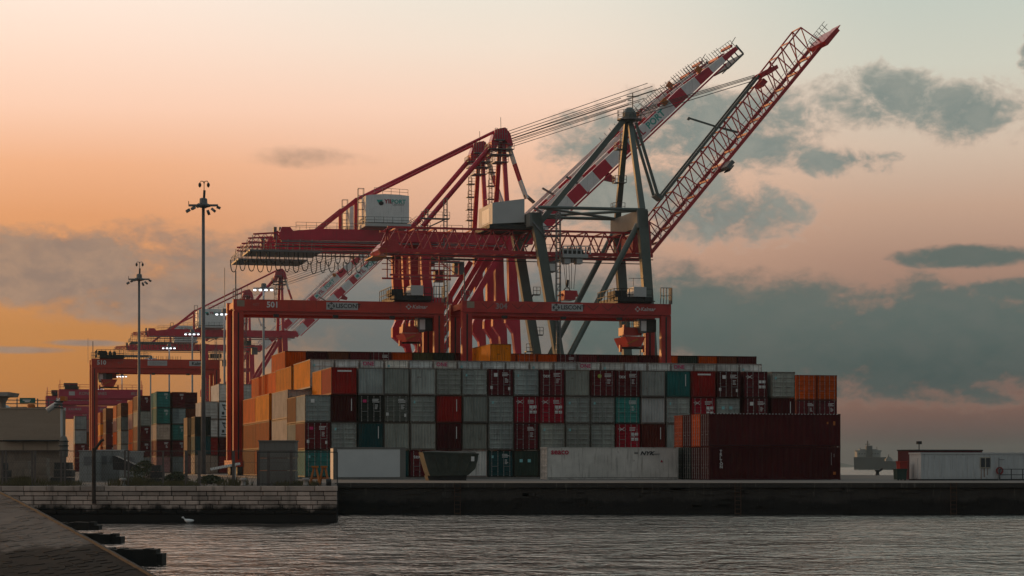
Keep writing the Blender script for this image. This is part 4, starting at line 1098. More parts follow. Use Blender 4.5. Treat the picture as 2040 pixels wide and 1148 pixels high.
    m = MB(); m.beam(P(1371,235,WM), P(1425,252,WM), .3); m.beam(P(1425,252,WM), P(1470,264,WM), .35); m.beam(P(1370,235,WM), P(1374,238,WM), .5); m.build('stay_catch_arm', M_GREEN, r)
    for k, (x0,y0,x1,y1) in enumerate(((1262,222,1503,150), (1262,225,1505,152), (1263,228,1506,154), (1263,234,1505,160))): MB().tube([P(x0,y0,WM-.8+k*.5), P(x1,y1,WM-.8+k*.5)], .07, 5).build('boom_rope', M_ROPE, r)
    m = MB(); c = P(1520,162,WM); m.beam(c, P(1512,172,WM), 1.0, 3); m.build('sheave_block', M_LRED, r)
    m = MB(); a = P(1080,700,W1); 
    return r
grey_crane()
# ------------------------------------------------------------------ gantry cranes that straddle the stacks
def gantry(xl, xr, Y, ytop, M, label, tro=None, cabpx=None, spr=None, deep=1.25, low=.32, W=6.6, wl=1.2, group='yard gantry cranes', far=False, extras=None):
    mid = (xl+xr)/2; v = vplane(mid, Y); O = P(mid, 900, v); O.z = 0
    r = thing('gantry_crane', O, label, 'gantry crane', group)
    uL, uR = U(xl, v), U(xr, v); zt = P(mid, ytop, v).z
    girders = []
    for k, vv in enumerate((v, v+W)):
        g = MB(); g.box(uL, uR, vv, vv+.9, zt-deep, zt); g.box(uL+.1, uR-.1, vv-.12, vv+1.02, zt-deep-.1, zt-deep+.0-.001)
        girders.append(g.build('girder', M, r))
        lo = MB().box(uL+wl, uR-wl, vv+.15, vv+.75, zt-deep-low-.1, zt-deep-.102); lo.build('lower_flange', M, r)
        for a, s in ((uL, 1), (uR-wl, -1)):
            lg = MB(); lg.prism([(a, 1.9), (a+wl, 1.9), (a+wl, zt-deep-.11), (a, zt-deep-.11)], vv+.02, vv+.88)
            lo_ = lg.build('leg', M, r)
            if not far:
                st = MB().box(a+wl*.42, a+wl*.55, vv-.06, vv+.018, 2.0, zt-deep-.3); st.build('cable_tray', M_DARK, lo_)
    for a in (uL, uR-wl):
        MB().box(a-.1, a+wl+.1, v-1.2, v+W+2.1, 1.15, 1.88).build('sill_beam', M, r)
        MB().box(a+.2, a+wl-.2, v+.9, v+W, zt-.9, zt-.2).build('end_tie', M, r)
        for q in (-.7, .9, W-.1, W+1.4):
            MB().tube([(a+.3,v+q,.62),(a+.9,v+q,.62)], .62, 14).build('wheel', M_DARK, r)
    if not far:
        w = MB()
        w.rail((uR-1.4, v-.3, zt), (uR, v-.3, zt), 1.9, .35, .09); w.rail((uR, v-.3, zt), (uR, v+.8, zt), 1.9, .35, .09)
        w.build('end_railing', M_STEEL, r); MB().rail((uL, v+.4, zt), (uL+1, v+.4, zt), 1.2, .5).build('end_railing', M_STEEL, r)
        MB().tube([(uL+.3,v+.3,zt), (uL+.3,v+.3,zt+3.3)], .08, 6).build('signal_mast', M_STEEL, r); MB().tube([(uL-.3,v+W,zt-.5), (uL-.3,v+W,zt+4.2)], .04, 5).build('antenna', M_STEEL, r)
        for q in (.2, .48, .75):
            u = uL+(uR-uL)*q; MB().box(u-.3, u+.3, v-.1, v+.5, zt-deep-low-.45, zt-deep-low-.12).build('floodlight', M_DARK, r)
        # ladder up the right near leg
        w = MB()
        for du in (0, .5): w.beam((uR-wl-.75+du, v+W-.3, 2), (uR-wl-.75+du, v+W-.3, zt-3.2), .09)
        z = 2
        while z < zt-3.4: w.beam((uR-wl-.75, v+W-.3, z), (uR-wl-.25, v+W-.3, z), .07); z += .6
        w.build('leg_ladder', M_STEEL, r)
    if tro:
        a, b = U(tro[0], v), U(tro[1], v); zb = zt
        MB().box(a+.5, b, v-.35, v+W+1.2, zb+.05, zb+.75).build('trolley', M_DARK, r)
        m = MB()
        if not far:
            m.box(a+.2, a+1.6, v-.2, v+3, zb+.76, zb+1.5); m.rail((a,v-.5,zb+.3), (b,v-.5,zb+.3), 1.4, .8, .08); m.rail((a,v-.5,zb+.3), (a,v+W,zb+.3), 1.4, 1.2, .08); m.box(a-.1, b+.3, v-.7, v-.35, zb+.2, zb+.3)
            for q in range(3): m.lathe((a+1.8+q*.8, v+2.5, zb+.75), [(.35,0),(.35,.5),(.2,.8)], 8)
        else: m.box(a+.3, b-.3, v, v+W, zb+.75, zb+1.6)
        m.build('trolley_machinery', M_DARK, r)
        if tro[2]:
            p, q = U(tro[2], v-.4), U(tro[3], v-.4); MB().box(p, q, v-.55, v+2.2, zb+.78, zb+1.95).build('electrical_cabinet', M_HOUSE, r)
            f = MB(); f.beam((p+.1,v,zb+1.95), (p+.1,v,zb+3.0), .06); f.beam((p-.5,v,zb+3.0), (q+.3,v,zb+3.0), .06); f.build('lamp_arm', M_STEEL, r)
    if cabpx:
        a, b = U(cabpx[0], v), U(cabpx[1], v); zc = zt-deep-low-.1
        cb = MB(); cb.prism([(a+.25,zc-1.75),(b,zc-1.75),(b,zc-.05),(a,zc-.05),(a,zc-.9)], v+1.2, v+3.4); cb = cb.build('operator_cab', M_STEEL, r)
        MB().box(a+.25, a+.9, v+1.15, v+1.2-.002, zc-1.5, zc-.3).build('cab_window', M_WHITE, cb)
        MB().box(b+.05, b+1.2, v+1.2, v+3, zc-1.6, zc-.1).build('cab_machinery', M_DARK, r)
    if spr:
        x0, x1, y0, y1 = spr; vv = v+W*.35
        p, q = P(x0,y0,vv), P(x1,y1,vv); zs, ze = p.z, q.z; du = q.x-p.x; hh = zs-ze
        for f_ in (.28, .42, .62, .8): MB().tube([(p.x+du*f_, vv+.5, zt-.3), (p.x+du*f_, vv+.5, zs-.2)], .045, 4).build('hoist_rope', M_ROPE, r)
        MB().box(p.x+du*.12, p.x+du*.88, vv, vv+2.0, zs-hh*.32, zs).build('head_block', M_RTG, r)
        m = MB()
        for f_ in (.1, .82): m.prism([(p.x+du*f_, zs-hh*.3), (p.x+du*(f_+.1), zs-hh*.34), (p.x+du*(f_+.09), zs+.25), (p.x+du*(f_+.03), zs+.3)], vv-.3, vv+.4)
        m.build('guide_horn', M_RTG, r)
        MB().prism([(p.x+du*.05, zs-hh*.40), (p.x+du*.95, zs-hh*.40), (p.x+du*.75, zs-hh*.8), (p.x+du*.25, zs-hh*.8)], vv-1.5, vv+3.4).build('spreader_frame', M_RTG, r)
        MB().box(p.x+.02*du, p.x+.98*du, vv-.2, vv+.2, ze+.12*hh, ze+.2*hh).build('spreader_beam', M_DARK, r)
        for f_ in (0, 1): MB().box(p.x+du*f_-.12, p.x+du*f_+.12, vv-.25, vv+.25, ze, ze+.28*hh).build('twistlock_arm', M_RTG, r)
        MB().beam((p.x+du*.15,vv-1.55,ze+.3*hh), (p.x+du*.6,vv-1.55,ze+.5*hh), .18, .1).build('hydraulic_arm', M_ORANGE, r)
        w = MB(); w.rail((p.x+du*.25,vv,zs), (p.x+du*.75,vv,zs), .8, .5, .06); w.build('head_block_railing', M_STEEL, r)
    return r, v, uL, uR, zt, girders[0]
def on(px, v): return U(px, v)
# gantry 501
r, v, uL, uR, zt, g = gantry(465, 885, 266, 599.5, M_RTG, 'red gantry crane numbered 501 with clean panels over the stacks', (776, 858, 818, 843), (836, 851), (797, 838, 650, 690))
vf = v-.03
zc = zt-.62
text('501', (on(531,v), vf, zc), .95, M_MARK, g, bold=.03); text('40T', (on(503,v), vf, zc), .5, mat('faded_lettering', (.42,.16,.13), .7), g)
MB().box(on(650,v), on(713,v), v-.02, v-.006, zt-1.05, zt-.2).build('name_panel', M_HOUSE, g)
text('LISCONT', (on(669,v), vf-.02, zc), .72, M_BLACK, g, bold=.015)
def roundel(px, m_, vv, z, s=.34):
    e = MB(); c = on(px, vv)
    for a in range(8):
        t0, t1 = a*math.pi/4+.2, (a+1)*math.pi/4-.1; e.beam((c+s*math.cos(t0), vv-.045, z+s*math.sin(t0)), (c+s*math.cos(t1), vv-.045, z+s*math.sin(t1)), .1, .02)
    for dx_, dz_ in ((1,0),(-1,0),(0,1),(0,-1)): e.beam((c+dx_*.15, vv-.045, z+dz_*.15), (c+dx_*(s+.12), vv-.045, z+dz_*(s+.12)), .09, .02)
    return e
roundel(660, M_BLACK, v, zc).build('emblem', M_BLACK, g)
text('Kalmar', (on(821,v), vf, zc+.05), .62, M_MARK, g, bold=.01, shear=.25); roundel(814, M_MARK, v, zc+.05, .22).build('emblem', M_MARK, g)
MB().box(on(472,v), on(487,v), v-.02, v-.006, zt-.85, zt-.1).build('end_plate', mat('dusty_beige_plate', (.34,.27,.2), .7), g)
# gantry 304, worn
r, v, uL, uR, zt, g = gantry(921, 1337, 267, 602.5, M_RTGW, 'worn red gantry crane numbered 304 with scraped paint', (1221, 1297, 1262, 1287), (1279, 1294), (1236, 1281, 652, 702))
vf = v-.03; zc = zt-.62
text('304', (on(987,v), vf, zc), .95, mat('faded_white_lettering', (.42,.30,.29), .7), g, bold=.03)
MB().box(on(1099,v), on(1161,v), v-.02, v-.006, zt-1.05, zt-.2).build('name_panel', M_HOUSE, g)
text('LISCONT', (on(1117,v), vf-.02, zc), .72, M_BLACK, g, bold=.015); roundel(1108, M_BLACK, v, zc).build('emblem', M_BLACK, g)
text('Kalmar', (on(1276,v), vf, zc-.05), .62, M_MARK, g, bold=.01, shear=.25); roundel(1270, M_MARK, v, zc-.05, .22).build('emblem', M_MARK, g)
MB().box(on(930,v), on(945,v), v-.02, v-.006, zt-.85, zt-.1).build('end_plate', mat('dusty_beige_plate'), g)
m = MB()
for i in range(10):
    u0 = on(960+i*30, v); 
    if i in (4, 5, 6): continue
    m.beam((u0,v-.012,zt-.3), (u0+.7,v-.012,zt-.9), .05, .01); m.beam((u0+1.4,v-.012,zt-.3), (u0+.7,v-.012,zt-.9), .05, .01)
m.build('scrape_mark', M_DARK, g)
# gantry 510, farther left
r, v, uL, uR, zt, g = gantry(182, 438, 428, 716, M_RTG, 'red gantry crane numbered 510 on the left with its spreader lifted', (193, 246, None, None), (196, 212), (198, 235, 742, 778), deep=1.6, low=.9)
vf = v-.05; zc = zt-.75
text('510', (on(193,v), vf, zc), 1.15, M_MARK, g, bold=.03); text('40T', (on(234,v), vf, zc), .7, mat('faded_lettering'), g)
MB().box(on(294,v), on(333,v), v-.02, v-.006, zt-1.2, zt-.25).build('name_panel', M_HOUSE, g); text('LISCONT', (on(298,v), vf, zc), .75, mat('faded_white_lettering'), g)
MB().box(on(377,v), on(409,v), v-.02, v-.006, zt-1.2, zt-.25).build('name_panel', M_HOUSE, g); text('Kalmar', (on(382,v), vf, zc), .9, M_BLACK, g, bold=.02)
# pink-red gantries in the distance
for i, (xl, xr, y_, lab, s1, s2) in enumerate(((117, 284, 776, 'pinkish red distant gantry crane, tallest of the far four', 'KONECRANES', '803'), (92, 254, 789, 'pinkish red distant gantry crane, second of the far four', 'KONECRANES', '804'),
                              (112, 213, 809, 'pinkish red distant gantry crane, third of the far four', 'KALMAR', '805'), (60, 181, 820, 'pinkish red distant gantry crane, lowest and farthest', 'KALMAR', '806'))):
    Y = 4500*(21.2-CZ)/(HY-y_)
    r, v, uL, uR, zt, g = gantry(xl, xr, Y, y_, M_PINK, lab, (xl+8, xl+40, None, None), None, None, deep=2.2, low=.3, far=True, group='distant gantry cranes')
    sp_ = (xr-xl)
    MB().box(uL+(uR-uL)*.12, uL+(uR-uL)*.19, v-.03, v-.01, zt-1.6, zt-.6).build('number_panel', M_HOUSE, g)
    text(s1, (uL+(uR-uL)*.24, v-.06, zt-1.1), 1.1, mat('faded_white_lettering'), g, bold=.02); text(s2, (uL+(uR-uL)*.86, v-.06, zt-1.1), 1.1, mat('faded_white_lettering'), g, bold=.02)
    w = MB(); w.rail((uL,v,zt), (uR,v,zt), 1.2, 2.5, .1); w.tube([(uR-.3,v,zt), (uR-.3,v,zt+2.4)], .1, 5); w.tube([(uL+.3,v,zt), (uL+.3,v,zt+2.4)], .1, 5); w.build('girder_railing', M_PINK, r)
# ------------------------------------------------------------------ lamp masts
def W(px, py, Y): return Vector(((px-1020)*Y/F, Y, CZ+(HY-py)*Y/F))
def mast(px, yh, label, lit, Y=None, H=35.0):
    Y = Y or F*(H-CZ)/(HY-yh)
    o = Vector(((px-1020)*Y/F, Y, 0)); r = wthing('lamp_mast', o, label, 'lamp mast', 'lamp masts')
    MB().tube([o, o+Vector((0,0,H*.4)), o+Vector((0,0,H))], .33, 10, .2).build('pole', M_STEEL if not lit else mat('pale_mast_steel', (.3,.3,.3), .5, .2), r, smooth=True)
    c = o+Vector((0,0,H)); h = MB().lathe(c, [(.5,-.25),(1.0,-.1),(1.0,.12),(.55,.3),(.5,.9),(.3,1.0)], 10); h.box(c.x-1.9, c.x+1.9, c.y-.25, c.y+.25, c.z-.08, c.z+.16); h.beam(c+Vector((0,-1.8,0)), c+Vector((0,1.8,0)), .3); h.build('lamp_ring', M_STEEL, r)
    for k in range(6):
        a = k*math.pi/3+.3; d = Vector((math.cos(a)*1.75, math.sin(a)*1.5, -.55 if k % 2 else -.1))
        p = c+d; q = c+d*1.28+Vector((0,0,-.15))
        if not lit: MB().beam(p, q, .34, .45).build('floodlight', M_STEEL, r)
    if lit:
        for k in range(4):
            p = c+Vector((-1.6+k*1.07, -.6, -.35)); MB().beam(p+Vector((-.24,0,0)), p+Vector((.24,0,0)), .26, .4).build('floodlight', M_LAMP, r)
    else:
        m = MB(); t = c+Vector((.1,0,1)); m.tube([t, t+Vector((.05,0,1.0))], .17, 6); m.tube([t, t+Vector((0,0,2.2))], .05, 5)
        for s in (-1, 1):
            pts = [t+Vector((s*.55*(1-math.cos(i/6*math.pi))/2*1.0, 0, 1.8+.4*math.sin(i/6*math.pi*.95))) for i in range(7)]; m.tube(pts, .05, 5)
            m.lathe(pts[-1]+Vector((0,0,-.5)), [(.06,0),(.2,.2),(.2,.45),(.08,.62)], 8)
        m.tube([c+Vector((-1.9,0,.1)), c+Vector((-1.9,0,.6))], .05, 5)
        m.build('camera_bracket', M_DARK, r)
    return r
mast(405, 410, 'tallest thin lamp mast with unlit floodlights rising left of the cranes', False)
mast(277, 557, 'thin unlit lamp mast farther left with a camera bracket', False)
for px, yh, lb in ((525, 575, 'lamp mast with lit floodlights behind gantry 501'), (447, 624, 'lamp mast with lit floodlights just left of gantry 501'), (383, 664, 'lit lamp mast in front of the distant cranes, below the white house'),
                   (337, 692, 'lit lamp mast rising behind the beam of gantry 510'), (300, 715, 'lit lamp mast above the name panel of gantry 510'), (243, 749, 'small lit lamp mast under the beam of gantry 510'), (199, 775, 'smallest lit lamp mast behind the lifted spreader of gantry 510')):
    mast(px, yh, lb, True)
# ------------------------------------------------------------------ right end: cabins, bins, bollard, railing
def wbox(name, x0, x1, y0, y1, z0, z1, m, parent): return MB().box(x0, x1, y0, y1, z0, z1).build(name, m, parent)
def quad_rail(pts, h, step, w, name, m, parent):
    g = MB()
    for a, b in zip(pts, pts[1:]): g.rail(a, b, h, step, w)
    return g.build(name, m, parent)
vC = vplane(1835, 190); uC = U(1835, vC); H_ = P(1835, 903, vC).z
rb = thing('site_cabin', (uC, vC, 0), 'white corrugated site cabin with a window and a life ring beside it', 'cabin')
M_CAB = mat('white_cabin_sheet', (.52,.535,.53), .55, 0, .12, .6, streak=.35)
wid = 14.0
w = MB(); w.box(uC, uC+wid, vC, vC+2.44, .12, H_-.08); w.build('cabin_wall', M_CAB, rb)
for k in range(26):
    u = uC+.6+k*.52
    if u < uC+wid: MB().box(u, u+.26, vC-.03, vC-.002, .25, H_-.2).build('wall_rib', M_CAB, rb)
MB().box(uC-.06, uC+wid, vC-.06, vC+2.5, H_-.08, H_+.06).build('cabin_roof', M_HOUSE, rb); MB().box(uC-.04, uC+wid, vC-.04, vC+2.46, .0, .12).build('cabin_base', M_DARK, rb)
MB().box(uC-.03, uC+.1, vC-.045, vC+.1, .12, H_-.085).build('corner_post', M_HOUSE, rb); MB().box(uC-.035, uC-.001, vC+.7, vC+1.7, .2, H_-.4).build('cabin_door', M_HOUSE, rb)
a, b = P(1952, 911, vC), P(1972, 933, vC)
wn = MB().box(a.x, b.x, vC-.09, vC-.035, b.z, a.z).build('window', mat('beige_window_frame', (.42,.38,.30), .6), rb)
for q in (0, 1): mu = (b.x-a.x)*.5; MB().box(a.x+.06+q*mu, a.x+mu-.03+q*mu, vC-.1, vC-.085, b.z+.08, a.z-.08).build('pane', M_GLASS, wn)
for q in range(3): MB().box(a.x+.08+q*.28, a.x+.14+q*.28, vC-.034, vC-.031, b.z-.9+q*.15, b.z).build('rust_stain', mat('rust_stain', (.22,.10,.05), .8), rb)
lr = MB(); c = P(1991.5, 938, vC-.2); n = 16
for k in range(n):
    t0, t1 = 2*math.pi*k/n, 2*math.pi*(k+1)/n; lr.beam((c.x+.27*math.cos(t0), vC-.2, c.z+.27*math.sin(t0)), (c.x+.27*math.cos(t1), vC-.2, c.z+.27*math.sin(t1)), .12, .12)
solo(lr, 'life_ring', mat('faded_life_ring', (.30,.05,.05), .6), (c.x, vC-.2, c.z), 'faded red life ring hanging by the white site cabin', 'life ring')
g = MB(); c0 = P(1992, 960, vC-1.2); c1 = P(2060, 962, vC-1.2)
g.rail((c0.x, vC-1.2, 0), (c1.x, vC-1.2, 0), .95, .85, .06)
solo(g, 'handrail', M_DARK, (c0.x, vC-1.2, 0), 'dark tubular handrail in front of the white site cabin', 'railing')
g = MB(); p = P(1990, 940, vC-.3); g.beam((p.x, vC-.3, 0), (p.x, vC-.3, P(1990,912,vC).z), .05); g.beam((p.x,vC-.3,P(1990,916,vC).z), (p.x+.5,vC-.3,P(1990,916,vC).z), .05); solo(g, 'sign_post', M_STEEL, (p.x, vC-.3, 0), 'thin post holding the life ring by the cabin', 'post')
vR = vC+3.0; a, b = P(1811, 896, vR), P(1957, 897, vR)
mr = thing('site_container', (a.x, vR, 0), 'maroon container behind the white site cabin', 'container'); g = MB()
MB().box(a.x, b.x, vR, vR+2.4, .05, a.z-.1).build('container_body', mat('maroon_sheet', (.10,.014,.018), .6, 0, .3, .5), mr); MB().box(a.x-.05, b.x+.05, vR-.05, vR+2.5, a.z-.1, a.z).build('container_roof', M_DARK, mr)
for k in range(20): MB().box(a.x+.15+k*.33, a.x+.3+k*.33, vR-.03, vR-.002, .2, a.z-.2).build('wall_rib', mat('maroon_sheet'), mr)
fl = MB(); c = P(1831, 884, vR+1); fl.tube([(c.x,vR+1,a.z-.05), (c.x,vR+1,c.z)], .04, 6)
o = solo(fl, 'floodlight_pole', M_DARK, (c.x, vR+1, a.z), 'small floodlight on a short pole above the maroon container', 'floodlight'); MB().box(c.x-.17, c.x+.17, vR+.8, vR+1.2, c.z-.05, c.z+.2).build('lamp_housing', M_DARK, o, O=Vector((c.x, vR+1, a.z)))
for i, (x0, x1, y0, m_, lb) in enumerate(((1787, 1807, 934, mat('dark_green_bin', (.02,.045,.035), .6), 'dark green waste bin beside the site cabin'), (1793, 1808, 919, mat('red_bin', (.32,.03,.02), .5), 'red box behind the dark green bin by the cabin'))):
    vb = vC-.3+i*1.6; a, b = P(x0, y0, vb), P(x1, 958, vb); bn_ = thing('waste_bin', (a.x, vb, 0), lb, 'bin')
    MB().prism([(a.x+.05,.08),(b.x-.05,.08),(b.x,a.z-.1),(a.x,a.z-.1)], vb, vb+.8).build('bin_body', m_, bn_); MB().box(a.x-.04, b.x+.04, vb-.05, vb+.85, a.z-.1, a.z).build('lid', m_, bn_)
    for q in (0, 1): MB().tube([(a.x+.1+q*(b.x-a.x-.3),vb+.1,.09), (a.x+.2+q*(b.x-a.x-.3),vb+.1,.09)], .085, 10).build('wheel', M_DARK, bn_)
def bollard(px, Y, h, m_, lb, sc_=1.0):
    o = Vector(((px-1020)*Y/F, Y, 0)); g = MB().lathe(o, [(.3*sc_,0),(.22*sc_,.12*h),(.17*sc_,.6*h),(.3*sc_,.72*h),(.32*sc_,.85*h),(.2*sc_,h)], 12)
    ob = g.build('bollard', m_, None, o, True); ob.location = o; tag(ob, lb, 'bollard', 'bollards'); return ob
mb_ = bollard(1748, 300, .75, M_DARK, 'dark mooring bollard on the sea side edge left of the cabin', 1.2); MB().beam(Vector((48.6,300,.5)), Vector((49.2,300,.85)), .28, .3).build('bollard_horn', M_DARK, mb_, O=Vector(((1748-1020)*300/F,300,0)))
M_PALE = mat('chipped_pale_paint', (.34,.31,.28), .8, 0, .3, 3)
for px, lb in ((245, 'pale bollard on the stone quay below the black gangway'), (485, 'pale bollard on the stone quay among the grass'), (609, 'pale bollard on the stone quay beside the orange trestles')): bollard(px, YL+.9, .48, M_PALE, lb, .75)
# ------------------------------------------------------------------ stone quay: fence, shed, trestles
M_FPOST = mat('weathered_fence_post', (.12,.10,.09), .8, 0, .3, 3)
YFn = YL+1.6
fpx = [5, 12, 64, 70, 122, 129, 249, 256, 325, 371, 397, 465, 515, 535, 580]
fo = Vector(((300-1020)*YFn/F, YFn, 0)); fence = wthing('wire_fence', fo, 'weathered wire fence with slim posts along the stone quay', 'fence')
zt = CZ+(HY-898)*YFn/F
for px in fpx:
    x = (px-1020)*YFn/F; wdt = .05 if px < 330 else .085; MB().box(x-wdt, x+wdt, YFn-.05, YFn+.05, 0, zt+random.uniform(-.02,.04)).build('post', M_FPOST, fence)
for z in (zt-.02, zt*.66, zt*.33, .08):
    MB().beam(((-20-1020)*YFn/F, YFn, z), ((590-1020)*YFn/F, YFn, z), .045 if z > zt-.1 else .014, .03).build('rail_wire', M_FPOST, fence)
wm = MB(); x0, x1 = (-20-1020)*YFn/F, (590-1020)*YFn/F; x = x0
while x < x1:
    wm.beam((x,YFn,.05), (x+zt*.55,YFn,zt-.03), .008, .006); wm.beam((x+zt*.55,YFn,.05), (x,YFn,zt-.03), .008, .006); x += .16
o = wm.build('wire_mesh', M_FPOST, fence); o['kind'] = 'stuff'
g = MB(); a, b = W(513, 901, YFn-.5), W(672, 901, YFn-.5)
for p in (a, b): g.beam(Vector((p.x,p.y,0)), p, .06)
g.beam(a, b, .05); g.beam(Vector((a.x,a.y,.1)), Vector((b.x,b.y,.1)), .05); o = g.build('gate_frame', M_DARK, None, Vector((b.x,b.y,0))); o.location = (b.x,b.y,0); tag(o, 'thin black gate frame in front of the orange trestles', 'gate')
po = W(187, 960, YL-.35); g = MB().tube([Vector((po.x,po.y,-1.1)), Vector((po.x,po.y,2.3))], .12, 8); g.tube([Vector((po.x,po.y,2.1)), Vector((po.x+.45,po.y,2.75)), Vector((po.x+.6,po.y,2.8))], .09, 6)
o = g.build('mooring_pole', mat('rusty_dark_pole', (.05,.035,.028), .85, 0, .5, 3), None, Vector((po.x,po.y,-1.1))); o.location = (po.x,po.y,-1.1); tag(o, 'thick dark pole clamped to the stone quay wall with a bent top', 'pole')
sp_ = W(516, 958, YL+4); e = W(588, 880, YL+4)
sh = wthing('storage_cabinet', Vector((sp_.x, sp_.y, 0)), 'tall grey panelled cabinet on the stone quay in front of orange containers', 'cabinet')
M_PANEL = mat('grey_weathered_panel', (.17,.165,.15), .75, 0, .2, .8, streak=.4)
for i, (f0, f1) in enumerate(((0,.33),(.335,.62),(.625,1.0))): MB().box(sp_.x+.02*(i%2), e.x-.02*(i%2), sp_.y-.02*i, sp_.y+1.8, e.z*f0+.01, e.z*f1).build('panel', M_PANEL, sh)
MB().box(sp_.x-.05, e.x+.05, sp_.y-.1, sp_.y+1.9, e.z+.002, e.z+.08).build('cabinet_top', M_PANEL, sh)
for i, px in enumerate((618, 636)):
    Y = YL+3+i*.8; a = W(px, 956, Y); k = Y/F; tr = wthing('trestle', Vector((a.x+.3,Y,0)), ('orange trestle stand on the stone quay, left of the pair', 'orange trestle stand on the stone quay, right of the pair')[i], 'trestle', 'orange trestles')
    for s in (-.32, .32):
        for dy in (-.35, .35): MB().beam((a.x+.3+s,Y+dy,0), (a.x+.3+s*.2,Y,1.15), .11).build('leg', M_ORANGE, tr)
    MB().beam((a.x+.3-.25,Y-.02,.45), (a.x+.3+.25,Y-.02,.45), .08).build('brace', M_ORANGE, tr); MB().box(a.x+.1, a.x+.5, Y-.2, Y+.2, 1.1, 1.22).build('top_plate', M_ORANGE, tr)
ty = W(655, 953, YL+2.2); g = MB().tube([ty+Vector((-.15,0,.2-ty.z)), ty+Vector((.15,0,.2-ty.z))], .22, 12); o = g.build('old_tyre', M_CABLE, None, Vector((ty.x,ty.y,0))); o.location = (ty.x,ty.y,0); tag(o, 'old black tyre lying beside the orange trestles', 'tyre')
# white-panelled portable cabin at the left end of the front stack
vW = vplane(663, 203); a, b = P(664, 891, vW), P(808, 953, vW)
pc = thing('portable_cabin', (a.x, vW, 0), 'white-panelled portable cabin in a grey frame below the front stack', 'cabin')
MB().box(a.x+.1, b.x-.1, vW+.08, vW+2.3, .02, a.z-.1).build('cabin_body', M_HOUSE, pc)
q = P(672, 895, vW), P(797, 948, vW); MB().box(q[0].x, q[1].x, vW+.03, vW+.079, .22, q[0].z).build('wall_panel', mat('white_cabin_panel', (.60,.61,.60), .5, 0, .08, .5), pc)
for x0, x1, z0, z1 in ((a.x, q[0].x-.002, .0, a.z), (q[1].x+.002, b.x, .0, a.z), (q[0].x, q[1].x, .0, .2), (q[0].x, q[1].x, q[0].z+.002, a.z)): MB().box(x0, x1, vW, vW+.12, z0, z1).build('frame_member', M_PANEL, pc)
# green skip
Ys = 190.0; vS = vplane(900, Ys)
sk = thing('skip', (P(898, 900, vS).x, vS, 0), 'battered dark green open skip with flared ends in front of the containers', 'skip')
M_SKIP = mat('battered_green_paint', (.045,.055,.042), .75, 0, .5, 1.2, .4, 5, streak=.4, rust=.7)
MB().pprism([(843,901),(953,905),(952,916),(947,934),(933,947),(857,949),(853,938),(847,918)], vS, vS, vS+2.0).build('skip_body', M_SKIP, sk)
MB().pprism([(842,899.5),(954,903.5),(954,907),(842,903)], vS-.08, vS-.08, vS-.005).build('rim', M_SKIP, sk)
MB().pprism([(846,899.6),(950,903.6),(948,900.5),(925,898.5),(900,899.5),(870,898)], vS, vS+.2, vS+1.8).build('load', mat('pale_rubble', (.28,.27,.25), .9, 0, .4, 2), sk)
for px in (866, 893, 918, 940): p = P(px, 905, vS-.05); MB().beam((p.x,vS-.05,p.z), (p.x+(900-px)*.012,vS-.05,p.z-1.45), .1, .08).build('rib', M_SKIP, sk)
p = P(942, 912, vS-.05); MB().box(p.x-.15, p.x+.12, vS-.1, vS-.002, p.z-.3, p.z+.1).build('label_plate', M_MARK, sk)
MB().pprism([(853,948),(932,946),(930,958),(856,958)], vS, vS+.3, vS+1.7).build('skip_base', M_DARK, sk)
# ------------------------------------------------------------------ behind the fence on the left
for i, (x0, x1, yt, Y, lb) in enumerate(((158, 191, 898, 172, 'small white cabin behind the fence near the shed'), (191, 238, 897, 175, 'white cabin with a vent behind the fence'), (240, 276, 899, 171, 'short white cabin behind the black gangway'))):
    a, b = W(x0, yt, Y), W(x1, yt, Y); cb = wthing('white_cabin', Vector((a.x,Y,0)), lb, 'cabin', 'white cabins behind the fence')
    MB().box(a.x, b.x, Y, Y+2.4, .05, a.z-.06).build('cabin_wall', mat('dingy_white_sheet', (.25,.26,.25), .6, 0, .2, .8, streak=.4), cb); MB().box(a.x-.05, b.x+.05, Y-.05, Y+2.5, a.z-.06, a.z+.03).build('cabin_roof', M_HOUSE, cb)
    MB().box(a.x+.35, a.x+.85, Y-.04, Y-.002, a.z-1.1, a.z-.45).build('vent', M_STEEL, cb)
    for k in range(5): MB().box(b.x-.75, b.x-.3, Y-.03, Y-.003, a.z-.55-k*.12, a.z-.5-k*.12).build('slat', M_STEEL, cb)
gw = MB(); p = [W(224,909,160), W(228,908,160), W(290,936,160), W(290,941,160), W(262,938,160), W(225,936,160)]
gw.add([(q.x,160,q.z) for q in p]+[(q.x,161.5,q.z) for q in p], [(0,1,2,3,4,5),(11,10,9,8,7,6)]+[(i,6+i,6+(i+1)%6,(i+1)%6) for i in range(6)])
o = gw.build('gangway', M_CABLE, None, Vector((p[0].x,160,0))); o.location = (p[0].x,160,0); tag(o, 'black folded gangway with a sloping rail behind the fence', 'gangway')
g = MB(); a, b = W(421, 935, 150), W(477, 924, 150); g.beam(a, b, .16, .9); g.beam(Vector((b.x-.3,150,0)), b-Vector((.3,0,0)), .1)
o = g.build('loading_ramp', M_WHITE, None, Vector((b.x,150,0))); o.location = (b.x,150,0); tag(o, 'pale tilted loading ramp in the grass behind the fence', 'ramp')
